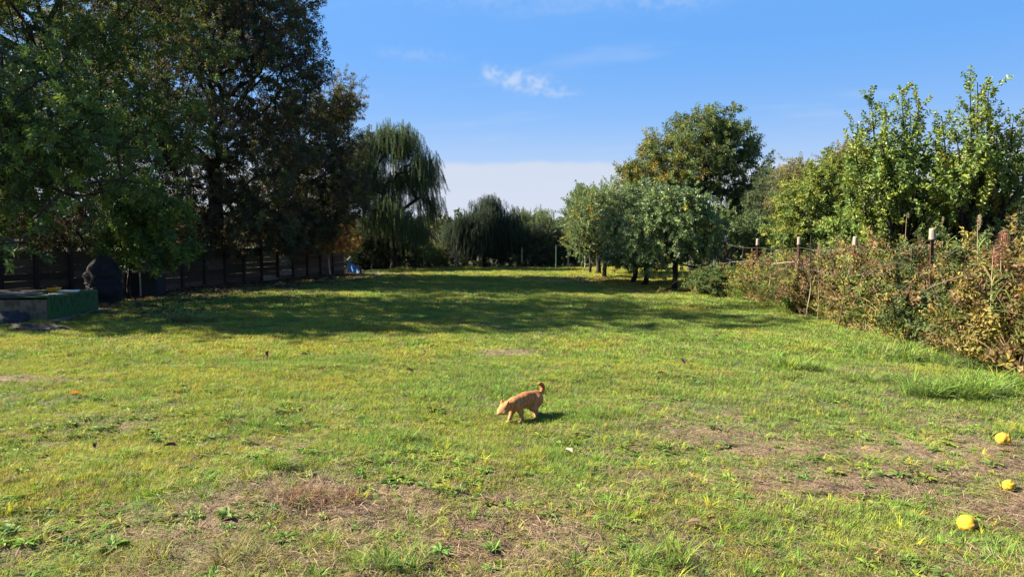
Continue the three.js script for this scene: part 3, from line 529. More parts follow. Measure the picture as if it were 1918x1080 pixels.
// ------------------------------------------------------------------ the orchard and the trees on the right
{
  const AG = [[0.138, 0.207, 0.0633], [0.115, 0.172, 0.0575], [0.172, 0.236, 0.0633], [0.0978, 0.149, 0.0517]];
  const mixY = (k) => (p, R) => (R() < k ? [0.24, 0.22, 0.03] : AG[Math.floor(R() * 4)]);
  const apple = (label, px, d, lobes, seed, o = {}) => { const g = at(px, 500, d); return tree({ name: 'apple_tree', label, category: 'tree', seed, base: V(g.x, 0, -d), trunkTop: V(g.x + (o.lean ?? 0.05), o.fork ?? 0.95, -d), trunkR: o.r ?? 0.085, bark: M.darkBark, lobes, n: o.n ?? 170, geo: o.geo ?? appleSpray, mat: M.apple, per: o.per ?? 3.6, jitter: 0.24, size: 0.9, tintAt: o.tint ?? mixY(0.06), gap: -0.55, freq: 0.9, droop: o.droop ?? 0.15, opts: { inward: 0.15, ...(o.opts || {}) } }); };
  apple('nearest orchard apple tree, its round glossy crown beside the brambles', 1265, 22, [L(1265, 430, 22, 78, 68, 1.3), L(1225, 450, 22, 60, 56, 1.0), L(1310, 440, 22.2, 52, 66, 1.0), L(1270, 385, 22, 56, 36, 0.9)], 301, { n: 300 });
  apple('second orchard apple tree, its slanting dark trunk just left of the nearest tree', 1209, 24.6, [L(1208, 430, 24.6, 52, 66, 1.2), L(1190, 470, 24.4, 44, 34, 0.9), L(1225, 385, 24.8, 40, 40, 0.9)], 302, { n: 190, lean: -0.12 });
  apple('third orchard apple tree, with a straight dark trunk over fallen leaves', 1183, 25.8, [L(1172, 430, 25.8, 46, 66, 1.2), L(1186, 390, 26, 40, 44, 1.0), L(1160, 465, 25.6, 32, 30, 0.8)], 303, { n: 190 });
  apple('fourth orchard tree, its trunk forking low into a V', 1133, 29.6, [L(1122, 420, 29.6, 44, 56, 1.3), L(1140, 390, 29.6, 36, 40, 1.0), L(1098, 445, 29.4, 36, 40, 1.0), L(1084, 420, 30, 24, 40, 0.9)], 304, { n: 230, fork: 0.75, tint: mixY(0.14), geo: uprightSpray, droop: -0.5 });
  apple('fifth orchard tree, farthest in the row, with a thick straight trunk', 1119, 32.2, [L(1112, 410, 32, 44, 52, 1.4), L(1090, 400, 32, 28, 46, 1.2), L(1140, 400, 32.4, 36, 44, 1.2)], 305, { n: 230, tint: mixY(0.12), r: 0.11, geo: uprightSpray, droop: -0.6 });
  { // upright shoots over the far crowns
    const R = rngOf(306), o = thing('fruit_tree', 'bushy fruit tree with upright shoots behind the orchard row', 'tree', [at(1105, 500, 33.5).x, 0, -33.5]), base = o.position.clone(), list = [], gs = [];
    gs.push(tube([V(0, -0.05, 0), V(0.03, 0.6, 0), V(0, 1.3, 0)], [0.07, 0.06, 0.05], 8));
    for (let i = 0; i < 34; i++) {
      const px = 1062 + 120 * (i + R()) / 34, topY = 352 + 34 * R() + (px < 1078 ? 26 : 0), p1 = at(px, topY, 33 + 1.6 * R()), p0 = p1.clone().lerp(V(base.x, 1.3, base.z), 0.8), m = p0.clone().lerp(p1, 0.5).add(V(0.25 * Math.sign(p1.x - base.x), -0.2, 0)), pts = new THREE.QuadraticBezierCurve3(p0, m, p1).getPoints(8);
      gs.push(tube([V(0, 1.25, 0), ...pts.map((p) => p.clone().sub(base))], [0.03, ...pts.map((_, k) => 0.016 - k * 0.0014)], 4));
      for (const [k, p] of pts.entries()) for (let j = 0; j < 3; j++) { const c = AG[Math.floor(R() * 4)], b = 0.8 + 0.4 * R(); list.push({ p: p.clone().addScaledVector(dirOn(R), k > 6 ? 0.04 : 0.16), q: aim(V(0.5 * (R() - 0.5), 1, 0.5 * (R() - 0.5)).normalize(), R() * 6.28), s: k > 6 ? 0.7 : 1, c: c.map((v) => v * b) }); }
    }
    part('trunk', gs, M.darkBark, o); scatter('crown', uprightSpray, M.leaf, list, o, base);
  }
  tree({ name: 'walnut_tree', label: 'large rounded walnut tree with its sunlit left side tinted yellow behind the orchard', category: 'tree', seed: 310, base: V(8.9, 0, -35), trunkTop: V(8.8, 2.4, -35), trunkR: 0.22, bark: M.darkBark,
    lobes: [L(1300, 290, 34.5, 100, 70, 2.6), L(1250, 350, 34, 86, 80, 2.3), L(1360, 340, 35, 74, 90, 2.2), L(1335, 255, 34.5, 66, 46, 1.8), L(1215, 320, 34, 44, 44, 1.3), L(1385, 265, 35, 28, 44, 1.0), L(1390, 390, 35, 50, 70, 1.6)], n: 620, geo: walnutSpray, per: 4.2, jitter: 0.34, size: 1.2,
    tintAt: (p, R) => { const w = smoothstep(9.4 - p.x + 0.7 * noise3(p.x, p.y, p.z), -0.6, 3.2); return R() < 0.5 * w ? (R() < 0.3 ? [0.27, 0.19, 0.03] : [0.21, 0.21, 0.03]) : [[0.119, 0.163, 0.045], [0.144, 0.194, 0.045], [0.0938, 0.119, 0.045]][Math.floor(R() * 3)]; }, gap: -0.3, freq: 0.5, droop: 0.3, opts: { tipR: 0.01 } });  // left side tinted yellow-green: sunlight put into the leaf colour
  const back = [
    ['dark green tree between the walnut and the yellow-green bushes', [L(1455, 370, 31, 46, 60, 1.4), L(1430, 430, 31, 50, 54, 1.4)], 31, 1450, [[0.075, 0.112, 0.0525], [0.09, 0.128, 0.0525], [0.112, 0.15, 0.0525]], 180, smallSpray],
    ['yellow-green shrubby tree behind the capped posts', [L(1520, 400, 24, 62, 66, 1.3), L(1560, 360, 24, 50, 60, 1.2), L(1490, 440, 23.5, 40, 40, 1.0)], 24, 1520, [[0.195, 0.232, 0.0375], [0.165, 0.21, 0.0375], [0.225, 0.24, 0.0375], [0.12, 0.173, 0.0375]], 260, appleSpray],
    ['olive tree with thin arching top, left of the pear trees', [L(1590, 330, 26, 56, 56, 1.5), L(1540, 335, 27, 56, 40, 1.5), L(1610, 310, 26, 30, 40, 1.0), L(1490, 350, 27.5, 40, 44, 1.2)], 26, 1580, [[0.15, 0.165, 0.045], [0.173, 0.18, 0.0525], [0.135, 0.128, 0.045], [0.225, 0.18, 0.045]], 300, smallSpray],
    ['dark bush at the right edge behind the pear trees', [L(1890, 425, 24, 50, 56, 1.4), L(1940, 420, 24, 50, 60, 1.4)], 24, 1895, [[0.105, 0.112, 0.0525], [0.128, 0.128, 0.0525], [0.075, 0.0975, 0.045]], 190, smallSpray],
    ['dark shrub behind the wooden gate', [L(1390, 455, 28, 60, 44, 1.1), L(1345, 440, 27, 36, 56, 1.0)], 28, 1385, [[0.09, 0.135, 0.045], [0.112, 0.158, 0.045]], 160, appleSpray],
    ['bright green bush below the pear trees', [L(1640, 440, 17, 80, 48, 0.9), L(1740, 450, 17, 90, 44, 0.9)], 17, 1690, [[0.15, 0.225, 0.0375], [0.12, 0.18, 0.0375], [0.21, 0.24, 0.045]], 150, appleSpray],
    ['pale green bush right of the pear trees behind the reeds', [L(1850, 460, 17, 70, 42, 0.9)], 17, 1850, [[0.15, 0.18, 0.0525], [0.12, 0.15, 0.045]], 90, smallSpray],
  ];
  back.forEach(([label, lobes, d, px, tints, n, geo], i) => { const g = at(px, 500, d); tree({ name: 'garden_tree', label, category: d < 18 || i === 3 ? 'bush' : 'tree', seed: 320 + i, base: V(g.x, 0, -d), trunkTop: V(g.x, 1.1, -d), trunkR: 0.08, bark: M.darkBark, lobes, n, geo, per: 4.6, jitter: 0.3, size: 1.1, tints, gap: -0.6, freq: 0.8, droop: 0.2 }); });
  // two pear trees: limbs that rise in long upright shoots
  const pear = (label, baseX, d, shoots, fill, seed, yellow) => {
    const R = rngOf(seed), o = thing('pear_tree', label, 'tree', [baseX, 0, -d]), base = o.position.clone(), gs = [], list = [], fork = V(baseX, 0.9, -d);
    gs.push(tube([V(0, -0.08, 0), V(0.03, 0.4, 0.02), V(0, 0.95, 0)], [0.1, 0.075, 0.07], 9));
    const put = (p, jit, size) => { const c = R() < yellow ? (R() < 0.3 ? [0.33, 0.22, 0.02] : [0.26, 0.25, 0.03]) : [[0.1, 0.16, 0.03], [0.14, 0.205, 0.034], [0.2, 0.255, 0.036]][Math.floor(R() * 3)], b = 0.8 + 0.4 * R(); list.push({ p: p.clone().addScaledVector(dirOn(R), jit), q: aim(V(R() - 0.5, 0.55 * R() + 0.2, R() - 0.5).normalize(), R() * 6.28), s: size, c: c.map((v) => v * b) }); };
    for (const [px, py, dz] of shoots) {
      const p1 = at(px, py + 12, d + dz), low = V(lerp(baseX, p1.x, 0.7), lerp(0.95, p1.y, 0.42), lerp(-d, p1.z, 0.9)), c = new THREE.CatmullRomCurve3([fork, V(lerp(baseX, p1.x, 0.4), lerp(0.95, p1.y, 0.18), lerp(-d, p1.z, 0.5)), low, p1.clone().lerp(low, 0.45).add(V(0.05 * (R() - 0.5), 0, 0.05)), p1]), pts = c.getPoints(22);
      gs.push(tube(pts.map((p) => p.clone().sub(base)), pts.map((_, k) => 0.042 * Math.pow(1 - k / 23, 0.9) + 0.004), 5));
      pts.forEach((p, k) => { const t = k / 22; if (t < 0.3) return; const hi = t > 0.6, m = hi ? (t > 0.93 ? 1.4 : 2.6) : 2; for (let j = 0; j < m; j++) put(p, hi ? 0.1 : 0.2, hi ? 0.55 + 0.25 * R() : 0.8 + 0.3 * R()); });
    }
    for (const l of fill) { const pts = inLobes([l], l[7], R, { gap: -0.6, freq: 1 }); for (const p of pts) { put(p, 0.1, 0.8 + 0.4 * R()); if (R() < 0.4) { const q = fork.clone().lerp(p, 0.35).add(V(0, 0.3, 0)); gs.push(tube([fork, q, p].map((v) => v.clone().sub(base)), [0.02, 0.013, 0.004], 4)); } } }
    part('trunk', gs, M.darkBark, o); scatter('crown', pearSpray, M.glossy, list, o, base);
  };
  const F8 = (a, n) => [...a, n];
  pear('left pear tree with upright leafy shoots, beside the olive tree', at(1692, 500, 13.4).x, 13.4, [[1632, 176, 0.2], [1658, 186, -0.3], [1690, 164, 0], [1722, 170, 0.3], [1606, 218, 0.3], [1706, 205, 0.5], [1650, 240, -0.5], [1598, 250, 0]],
    [F8(L(1665, 305, 13.4, 52, 40, 0.7), 40), F8(L(1660, 345, 13.3, 70, 50, 0.9), 75), F8(L(1700, 400, 13.2, 76, 44, 0.9), 75)], 340, 0.03);
  pear('right pear tree with one tall shoot high above the rest, at the right edge', at(1830, 500, 12.8).x, 12.8, [[1832, 142, 0], [1852, 152, 0.2], [1818, 160, -0.2], [1765, 208, 0.3], [1790, 230, -0.3], [1870, 218, 0.2], [1898, 218, -0.2], [1916, 222, 0.3], [1750, 250, 0], [1880, 250, 0.4], [1840, 210, 0.1], [1930, 260, 0]],
    [F8(L(1805, 330, 12.8, 66, 36, 0.8), 50), F8(L(1868, 345, 12.8, 42, 40, 0.8), 45), F8(L(1790, 370, 12.7, 84, 54, 0.9), 95)], 341, 0.07);
}

// ------------------------------------------------------------------ the bramble bank and the capped posts on the right
const brambleSpray = spray(28, { len: 0.32, n: 18, L: 0.062, W: 0.044, oval: true, spread: 1.05, vary: 0.26, wild: 0.8, twig: 0.005, twigC: [0.7, 0.5, 0.4], fold: 0.35 });
const longBlade = (seed, n, h, lean, w = 0.011) => tuft(seed, { n, r: 0.09, h, w, lean, segs: 5, vary: 0.3 });
const bladeA = longBlade(51, 16, 0.55, 0.9), bladeB = longBlade(52, 18, 0.34, 1.0, 0.012);
{
  const banks = [
    ['brown and yellow bramble bank at the right edge, nearest of the row', 6.85, -8.9, 1.15, 1.16, 1.3, [[0.1, 0.13, 0.03], [0.22, 0.16, 0.04], [0.15, 0.17, 0.035], [0.15, 0.095, 0.04], [0.22, 0.18, 0.04]], 0.5],
    ['bramble bank with dark green leaves in front of the nearest capped post', 7.05, -10.9, 1.1, 1.28, 1.2, [[0.24, 0.2, 0.05], [0.1, 0.14, 0.035], [0.07, 0.095, 0.033], [0.17, 0.115, 0.045]], 0.35],
    ['dry straw-coloured bramble bank before the second capped post', 7.15, -13.1, 1.15, 1.22, 1.3, [[0.28, 0.22, 0.075], [0.2, 0.13, 0.055], [0.12, 0.15, 0.035], [0.17, 0.2, 0.04], [0.28, 0.24, 0.05]], 0.6],
    ['reddish brown withered bramble bank before the middle capped post', 7.05, -15.5, 1.15, 1.04, 1.3, [[0.2, 0.2, 0.045], [0.21, 0.13, 0.065], [0.12, 0.13, 0.04], [0.16, 0.1, 0.05], [0.28, 0.2, 0.08]], 0.5],
    ['low bramble bank with green leaves at the far end, by the nearest apple tree', 6.85, -18.3, 1.0, 0.82, 1.6, [[0.22, 0.14, 0.06], [0.17, 0.18, 0.04], [0.24, 0.21, 0.045], [0.12, 0.17, 0.03]], 0.4],
    ['green leafy scrub at the foot of the nearest apple tree', 5.9, -20.6, 0.7, 0.55, 0.9, [[0.1, 0.15, 0.03], [0.08, 0.125, 0.03], [0.13, 0.15, 0.04]], 0.2],
    ['tangled scrub behind the capped posts below the yellow-green tree', 8.8, -17.5, 1.5, 0.8, 2.2, [[0.17, 0.12, 0.04], [0.12, 0.13, 0.03], [0.2, 0.17, 0.05]], 0.3],
    ['overgrown scrub behind the brambles below the pear trees', 8.9, -12.6, 1.3, 1.2, 1.9, [[0.13, 0.12, 0.035], [0.17, 0.11, 0.04], [0.09, 0.115, 0.03]], 0.3],
  ];
  banks.forEach(([label, x, z, rx, h, rz, tints, blades], i) => {
    const R = rngOf(400 + i), o = thing('bramble_bush', label, 'bramble', [x, 0, z], 0), base = o.position.clone(), canes = [], list = [], grass = [];
    const edge = (a) => 1 + 0.18 * noise2(Math.cos(a) * 1.5 + i * 7, Math.sin(a) * 1.5);
    const n = Math.round(700 * rx * rz * h + 260);
    for (let k = 0; k < n; k++) {
      const a = R() * 6.283, q = Math.sqrt(R()), e = edge(a), dome = Math.sqrt(Math.max(0, 1 - Math.pow(q, 3.2))), u = Math.pow(R(), 0.55);
      const p = V(x + Math.cos(a) * q * rx * e, 0, z + Math.sin(a) * q * rz * e); p.y = 0.06 + h * u * dome * (0.9 + 0.42 * noise2(p.x * 1.5, p.z * 1.5) + 0.24 * noise2(p.x * 4.2, p.z * 4.2));
      const kind = noise3(p.x * 1.3, p.y * 1.5, p.z * 1.3) + 0.28 * (R() - 0.5), c = tints[clamp(Math.floor((kind * 0.62 + 0.5) * tints.length), 0, tints.length - 1)], b = 0.75 + 0.5 * R();
      list.push({ p, q: aim(V(R() - 0.5, 0.7 * R() - 0.05, R() - 0.5).normalize(), R() * 6.28), s: 0.8 + 0.6 * R(), c: c.map((v) => v * b) });
      if (R() < blades * 0.55) { const y = R(), g = y < 0.4 ? [0.34, 0.27, 0.11] : y < 0.75 ? [0.24, 0.25, 0.04] : [0.13, 0.21, 0.03]; grass.push({ p: V(p.x, Math.max(0, p.y * 0.85 - 0.22), p.z), q: aim(V(0.9 * (R() - 0.5), 1, 0.9 * (R() - 0.5)).normalize(), R() * 6.28), s: 0.5 + 0.7 * R(), c: g.map((v) => v * (0.7 + 0.6 * R())) }); }
    }
    for (let k = 0; k < 16 * rx * rz + 8; k++) {
      const a = R() * 6.283, p0 = V((R() - 0.5) * rx * 1.5, 0, (R() - 0.5) * rz * 1.5), out = 0.4 + 0.8 * R(), hh = h * (0.8 + 0.55 * R());
      const c = new THREE.CubicBezierCurve3(p0, p0.clone().add(V(Math.cos(a) * out * 0.2, hh * 0.95, Math.sin(a) * out * 0.2)), p0.clone().add(V(Math.cos(a) * out * 0.8, hh * 1.15, Math.sin(a) * out * 0.8)), p0.clone().add(V(Math.cos(a) * out * 1.25, hh * (0.3 + 0.6 * R()), Math.sin(a) * out * 1.25)));
      const pts = c.getPoints(9); canes.push(tube(pts, pts.map((_, j) => 0.0065 - 0.0005 * j), 4));
      pts.slice(3).forEach((p) => { if (R() < 0.7) { const t = tints[Math.floor(R() * tints.length)]; list.push({ p: p.clone().add(base), q: aim(dirOn(R), R() * 6.28), s: 0.5 + 0.4 * R(), c: t.map((v) => v * (0.8 + 0.5 * R())) }); } });
    }
    part('canes', canes, i % 2 ? M.cane : M.twig, o);
    scatter('foliage', brambleSpray, M.leaf, list, o, base);
    if (grass.length) scatter('long_blades', bladeA, M.grass, grass, o, base);
  });

  const posts = [['nearest rusty post with a pale cap, standing in front of the pear trees', 1751, 428, 10.6, 0.075], ['leaning rusty post with a pale cap almost buried in the brambles', 1597, 443, 13.0, 0.07], ['rusty capped post in front of the yellow-green tree', 1497, 444, 15.3, 0.062], ['rusty capped post just right of the dark gate', 1420, 447, 17.9, 0.065], ['farthest rusty capped post, thin and dark, beside the nearest apple tree', 1360, 442, 20.6, 0.062]];
  const tops = [];
  posts.forEach(([label, px, py, d, w], i) => {
    const p = at(px, py, d), o = thing('fence_post', label, 'fence post', [p.x, 0, p.z], 0.4 * i, 'rusty posts with pale caps along the brambles'), h = p.y;
    o.rotation.z = [0.015, -0.05, -0.01, 0.012, -0.015][i];
    const a = new THREE.Shape(), t = 0.006, q = 0.024; a.moveTo(-q, -t); a.lineTo(q, -t); a.lineTo(q, t); a.lineTo(t, t); a.lineTo(t, q * 1.6); a.lineTo(-t, q * 1.6); a.lineTo(-t, t); a.lineTo(-q, t);
    const g = new THREE.ExtrudeGeometry(a, { depth: h, bevelEnabled: false, steps: 1 }); g.rotateX(-Math.PI / 2); g.translate(0, -0.05, 0);
    const studs = []; for (let k = 0; k < 9; k++) studs.push(box(0.02, 0.014, 0.014, 0, h * 0.25 + k * h * 0.07, -0.045));
    part('stake', [g, ...studs], M.rust, o);
    const cap = new THREE.LatheGeometry([[0, 0.17], [0.022, 0.17], [0.033, 0.162], [0.036, 0.15], [0.037, 0.06], [0.041, 0.02], [0.041, 0], [0.034, 0]].map((v) => new THREE.Vector2(v[0] * (w / 0.07) * 1.2, v[1])), 14);
    cap.translate(0, h - 0.165, 0); part('cap', cap, M.capMat, o);
    tops.push(V(p.x, h - 0.22, p.z));
  });
  const wires = [];
  for (const dy of [0, -0.42]) { const pts = []; for (let i = 0; i < tops.length - 1; i++) for (let k = 0; k < 8; k++) { const t = k / 8; pts.push(tops[i].clone().lerp(tops[i + 1], t).add(V(0, dy - 0.05 * Math.sin(t * Math.PI), 0.03))); } pts.push(tops.at(-1).clone().add(V(0, dy, 0))); wires.push(tube(pts, pts.map(() => 0.0018), 4)); }
  const wf = thing('fence_wire', 'thin grey wires strung between the rusty capped posts', 'wire'); wires.forEach((w) => part('strand', w, M.wire, wf));

  [['thin pale stake, left one of the pair beside the farthest capped post', 1338, 447, 508, 22.6], ['thin pale stake, right one of the pair beside the farthest capped post', 1344, 444, 482, 22.9], ['thin dark rod in the dry brambles right of the middle capped post', 1519, 440, 520, 14.9]].forEach(([label, px, y0, y1, d], i) => { const a = at(px, y0, d), R = rngOf(440 + i), pts = []; for (let k = 0; k <= 8; k++) pts.push(V(a.x + (i < 2 ? -0.09 : 0) * k / 8 + 0.012 * R(), lerp(a.y, -0.05, k / 8), a.z + 0.01 * R())); tag(top('garden_stake', tube(pts.reverse(), pts.map((_, k) => 0.016 - 0.0007 * k), 6), i === 2 ? M.black : M.pale, label, 'stake'), label, 'stake', i < 2 ? 'pale stakes by the apple tree' : undefined); });
  { // a narrow wooden gate among the shrubs
    const a = at(1369, 508, 23.6), b = at(1393, 508, 23.6), w = b.x - a.x, h = at(1380, 461, 23.6).y, o = thing('garden_gate', 'narrow dark wooden gate with cross rails behind the capped posts', 'gate', [(a.x + b.x) / 2, 0, -23.6]);
    for (const s of [-1, 1]) part('gate_post', box(0.07, h, 0.07, (s * w) / 2, h / 2, 0, 0.008), M.post, o);
    for (const k of [0.96, 0.66, 0.36]) part('rail', box(w - 0.08, 0.045, 0.03, 0, h * k, 0.0), M.post, o);
  }
  // reeds at the right edge, with feathery heads
  const reedLeaf = (R, B, p, a, Ln, w, c) => { const out = V(Math.cos(a), 0, Math.sin(a)), side = V(-Math.sin(a), 0, Math.cos(a)), pts = [], ws = []; for (let k = 0; k <= 6; k++) { const t = k / 6; pts.push(p.clone().add(V(0, Ln * (0.75 * t - 0.75 * t * t * t), 0)).addScaledVector(out, Ln * 0.8 * t)); ws.push(w * Math.sin(Math.PI * Math.min(0.98, 0.25 + 0.75 * t)) + 0.001); } B.strip(pts, ws, side, c); };
  [['tall reed with a large reddish brown plume at the right edge', 1881, 432, 8.9, 1], ['thin reed with a bleached head left of the large plume', 1836, 402, 9.6, 0.35], ['short reed with a pale drooping plume beside the large one', 1866, 462, 8.7, 0.6], ['bleached grass stalk standing above the brambles in front of the left pear tree', 1702, 398, 12.4, 0.06], ['bleached stalk right of the nearest capped post', 1768, 405, 11.6, 0.05], ['bent dry stalk over the straw-coloured brambles', 1535, 452, 13.6, 0.1]].forEach(([label, px, py, d, k], i) => {
    const R = rngOf(450 + i), tip = at(px, py, d), o = thing('reed', label, 'reed', [tip.x + 0.12 * (R() - 0.5), 0, -d]), b = o.position, top_ = tip.clone().sub(b), B = leafBuilder(), P = leafBuilder();
    const pts = [0, 0.25, 0.5, 0.75, 0.9, 1].map((t) => V(top_.x * t * t + 0.02 * Math.sin(t * 5), top_.y * t, 0)); const stems = [tube(pts, [0.005, 0.0042, 0.0035, 0.003, 0.002, 0.0015], 5)];
    part('stem', stems, M.paleTwig, o);
    for (let j = 0; j < 4 + 12 * k; j++) { const t = 0.2 + 0.6 * R(), p = V(top_.x * t * t, top_.y * t, 0); reedLeaf(R, B, p, R() * 6.28, 0.35 + 0.35 * R(), 0.016 + 0.012 * k, R() < 0.6 ? [0.13, 0.21, 0.035] : [0.24, 0.21, 0.07]); }
    part('leaves', B.done(), M.grass, o);
    for (let j = 0; j < 40 + 150 * k; j++) { const t = R(), pl = 0.1 + 0.3 * k, p = V(top_.x, top_.y - pl * t, 0), a = R() * 6.28, r = (0.02 + 0.09 * k) * Math.sin(Math.PI * (0.12 + 0.8 * t)); const dir = V(Math.cos(a), 0.5 + 0.4 * R(), Math.sin(a)); P.strip([p, p.clone().addScaledVector(dir, r * 0.6), p.clone().addScaledVector(dir, r).add(V(0, -r * 0.4, 0))], [0.004, 0.01, 0.002], V(-Math.sin(a), 0, Math.cos(a)), (i === 1 || i > 2 ? [0.4, 0.32, 0.2] : [0.3, 0.15, 0.09]).map((v) => v * (0.7 + 0.6 * R()))); }
    part('plume', P.done(), M.dry, o);
  });
  // bowed dry canes that stand out of the bank
  [['long pale bowed cane arching over the far end of the brambles', [1318, 500], [1440, 498], 16.6], ['golden bowed cane in front of the middle capped post', [1448, 494], [1518, 522], 13.8], ['dark bowed branch sticking out of the dry brambles', [1532, 534], [1582, 540], 11.6], ['grey bowed stick crossing the dark green brambles', [1742, 538], [1848, 570], 9.2]].forEach(([label, a, b, d], i) => { const p0 = at(a[0], a[1], d), p1 = at(b[0], b[1], d), m = p0.clone().lerp(p1, 0.5).add(V(0, 0.12 + 0.05 * i, 0.2)), low = V(p1.x + 0.15, 0.05, p1.z - 0.5), c = new THREE.CatmullRomCurve3([p0, m, p1, low]), pts = c.getPoints(16); top('dry_cane', tube(pts, pts.map((_, k) => 0.006 + 0.0003 * k), 5), i === 2 ? M.cane : i === 3 ? M.twig : M.paleTwig, label, 'cane'); });
}
// taller clumps of grass that stand out of the lawn
{
  const clump = (label, px, py, n, r, s, c, geo = bladeB) => {
    const R = rngOf(500 + px), g = ground(px, py), o = thing('grass_clump', label, 'grass clump', [g.x, height(g.x, g.z), g.z], 0), list = [];
    for (let i = 0; i < n; i++) { const a = R() * 6.283, q = Math.sqrt(R()) * r, p = V(g.x + Math.cos(a) * q * 1.5, 0, g.z + Math.sin(a) * q * 0.8); p.y = height(p.x, p.z) - 0.01; const k = c[Math.floor(R() * c.length)], b = 0.8 + 0.4 * R(); list.push({ p, q: aim(V(0.5 * (R() - 0.5), 1, 0.5 * (R() - 0.5)).normalize(), R() * 6.28), s: s * (0.6 + 0.6 * R()), c: k.map((v) => v * b) }); }
    scatter('blades', geo, M.grass, list, o, o.position);
  };
  const LG = [[0.12, 0.205, 0.02], [0.16, 0.225, 0.02], [0.085, 0.16, 0.022]], DG = [[0.09, 0.16, 0.025], [0.12, 0.19, 0.03], [0.19, 0.2, 0.05]];
  clump('large bright green clump of long grass below the bramble bank', 1795, 742, 110, 0.36, 0.62, LG);
  clump('bright green clump of long grass at the right edge beside the large one', 1885, 725, 60, 0.3, 0.62, LG);
  clump('spiky green grass clump standing alone left of the brambles', 1490, 693, 60, 0.26, 0.5, LG);
  clump('grass clump between the lone spiky clump and the bramble foot', 1640, 712, 50, 0.34, 0.4, DG);
  clump('long grass growing along the foot of the nearest brambles', 1730, 668, 130, 0.7, 0.62, [...LG, ...DG]);
  clump('long grass under the right end of the brambles at the frame edge', 1880, 690, 90, 0.5, 0.6, DG);
  clump('small tuft of bright grass in front of the cat, to its left', 770, 828, 16, 0.08, 0.28, LG);
  clump('small leafy weed tuft with upright blades left of the worn patch', 512, 884, 14, 0.06, 0.36, [[0.16, 0.2, 0.02], [0.12, 0.2, 0.02]]);
  clump('dry brown tuft of grass beside the worn soil', 590, 938, 40, 0.18, 0.22, [[0.17, 0.09, 0.035], [0.14, 0.075, 0.035]]);
  clump('yellowing grass tuft at the lower frame edge left of centre', 440, 1058, 18, 0.12, 0.3, [[0.2, 0.18, 0.05], [0.14, 0.17, 0.03]]);
  clump('bright green grass clump at the bottom right, cut by the frame', 1250, 1060, 26, 0.16, 0.34, LG);
  clump('grass clump at the bottom edge below the cat', 720, 1062, 24, 0.14, 0.3, LG);
  clump('grass tuft on the slope in the far left beside the dark soil', 230, 665, 40, 0.5, 0.42, [[0.12, 0.18, 0.03], [0.14, 0.19, 0.03]]);
  clump('flowering weeds at the shadow edge left of the tree line', 355, 606, 26, 0.32, 0.8, [[0.2, 0.2, 0.05], [0.14, 0.17, 0.04]]);
  const leafy_ = (label, px, py, n, L_, seed) => { const g = ground(px, py); top('broadleaf_weed', flatWeed(seed, n, L_, L_ * 0.42, true, 0.9), M.leafGreen, label, 'weed').position.set(g.x, height(g.x, g.z), g.z); };
  M.leafGreen = leafy(0.36, 0.03); M.leafGreen.color.setRGB(0.1, 0.18, 0.022);
  leafy_('bright broad-leaved weed at the lower left frame edge', 22, 995, 16, 0.1, 511);
  leafy_('low broad-leaved weed at the bottom left', 205, 1020, 14, 0.09, 512);
  leafy_('broad-leaved weed in the yellow grass at the left', 185, 748, 14, 0.11, 513);
  leafy_('dark leafy weed by the worn soil left of centre', 425, 975, 13, 0.075, 514);
  leafy_('pale leafy weed at the bottom centre on bare soil', 925, 1030, 10, 0.08, 515);
}

// ------------------------------------------------------------------ the plank fence and what stands before it
{
  const R = rngOf(600), o = thing('plank_fence', 'weathered fence of dark horizontal planks running under the trees on the left', 'fence', FENCE0.toArray(), Math.atan2(-FDIR.z, FDIR.x));
  const total = FENCE1.distanceTo(FENCE0) + 0.6, start = -2.2, bay = 1.02, rows = 7, ph = 0.182;
  const geos = [0, 1, 2, 3].map((k) => { const g = new RoundedBoxGeometry(bay - 0.02, ph - 0.002, 0.026, 1, 0.004); g.attributes.uv.array.forEach((v, i, a) => { a[i] = i % 2 ? v * 0.5 + k * 0.23 : v + k * 0.31; }); return rough(g, 0.002, 9); });
  let k = 0;
  for (let s = start; s < total; s += bay, k++) {
    const white = Math.abs(s - 12.4) < 0.7 || Math.abs(s - 13.6) < 0.4;
    for (let r = 0; r < rows; r++) {
      if (R() < 0.008) continue;
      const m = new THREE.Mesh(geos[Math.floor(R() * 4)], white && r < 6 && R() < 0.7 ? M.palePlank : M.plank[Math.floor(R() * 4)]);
      m.name = 'plank'; m.castShadow = m.receiveShadow = true; m.position.set(s + bay / 2, 0.1 + r * ph + 0.005 * (R() - 0.5), 0.02 * (r % 2) + 0.012 * (R() - 0.5)); m.rotation.z = 0.014 * (R() - 0.5); m.rotation.x = 0.04 * (R() - 0.5); o.add(m);
    }
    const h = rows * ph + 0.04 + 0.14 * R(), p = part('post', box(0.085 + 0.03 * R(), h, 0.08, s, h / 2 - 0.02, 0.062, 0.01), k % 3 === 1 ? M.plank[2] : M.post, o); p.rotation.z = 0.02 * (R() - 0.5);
  }
  for (const [px, py] of [[41, 490], [42, 506]]) { const p = at(px, py, 15.9), s = p.clone().sub(FENCE0).dot(FDIR); part('pale_batten', box(0.18, 0.085, 0.02, s, p.y, 0.034, 0.004), M.pale, o); }
}
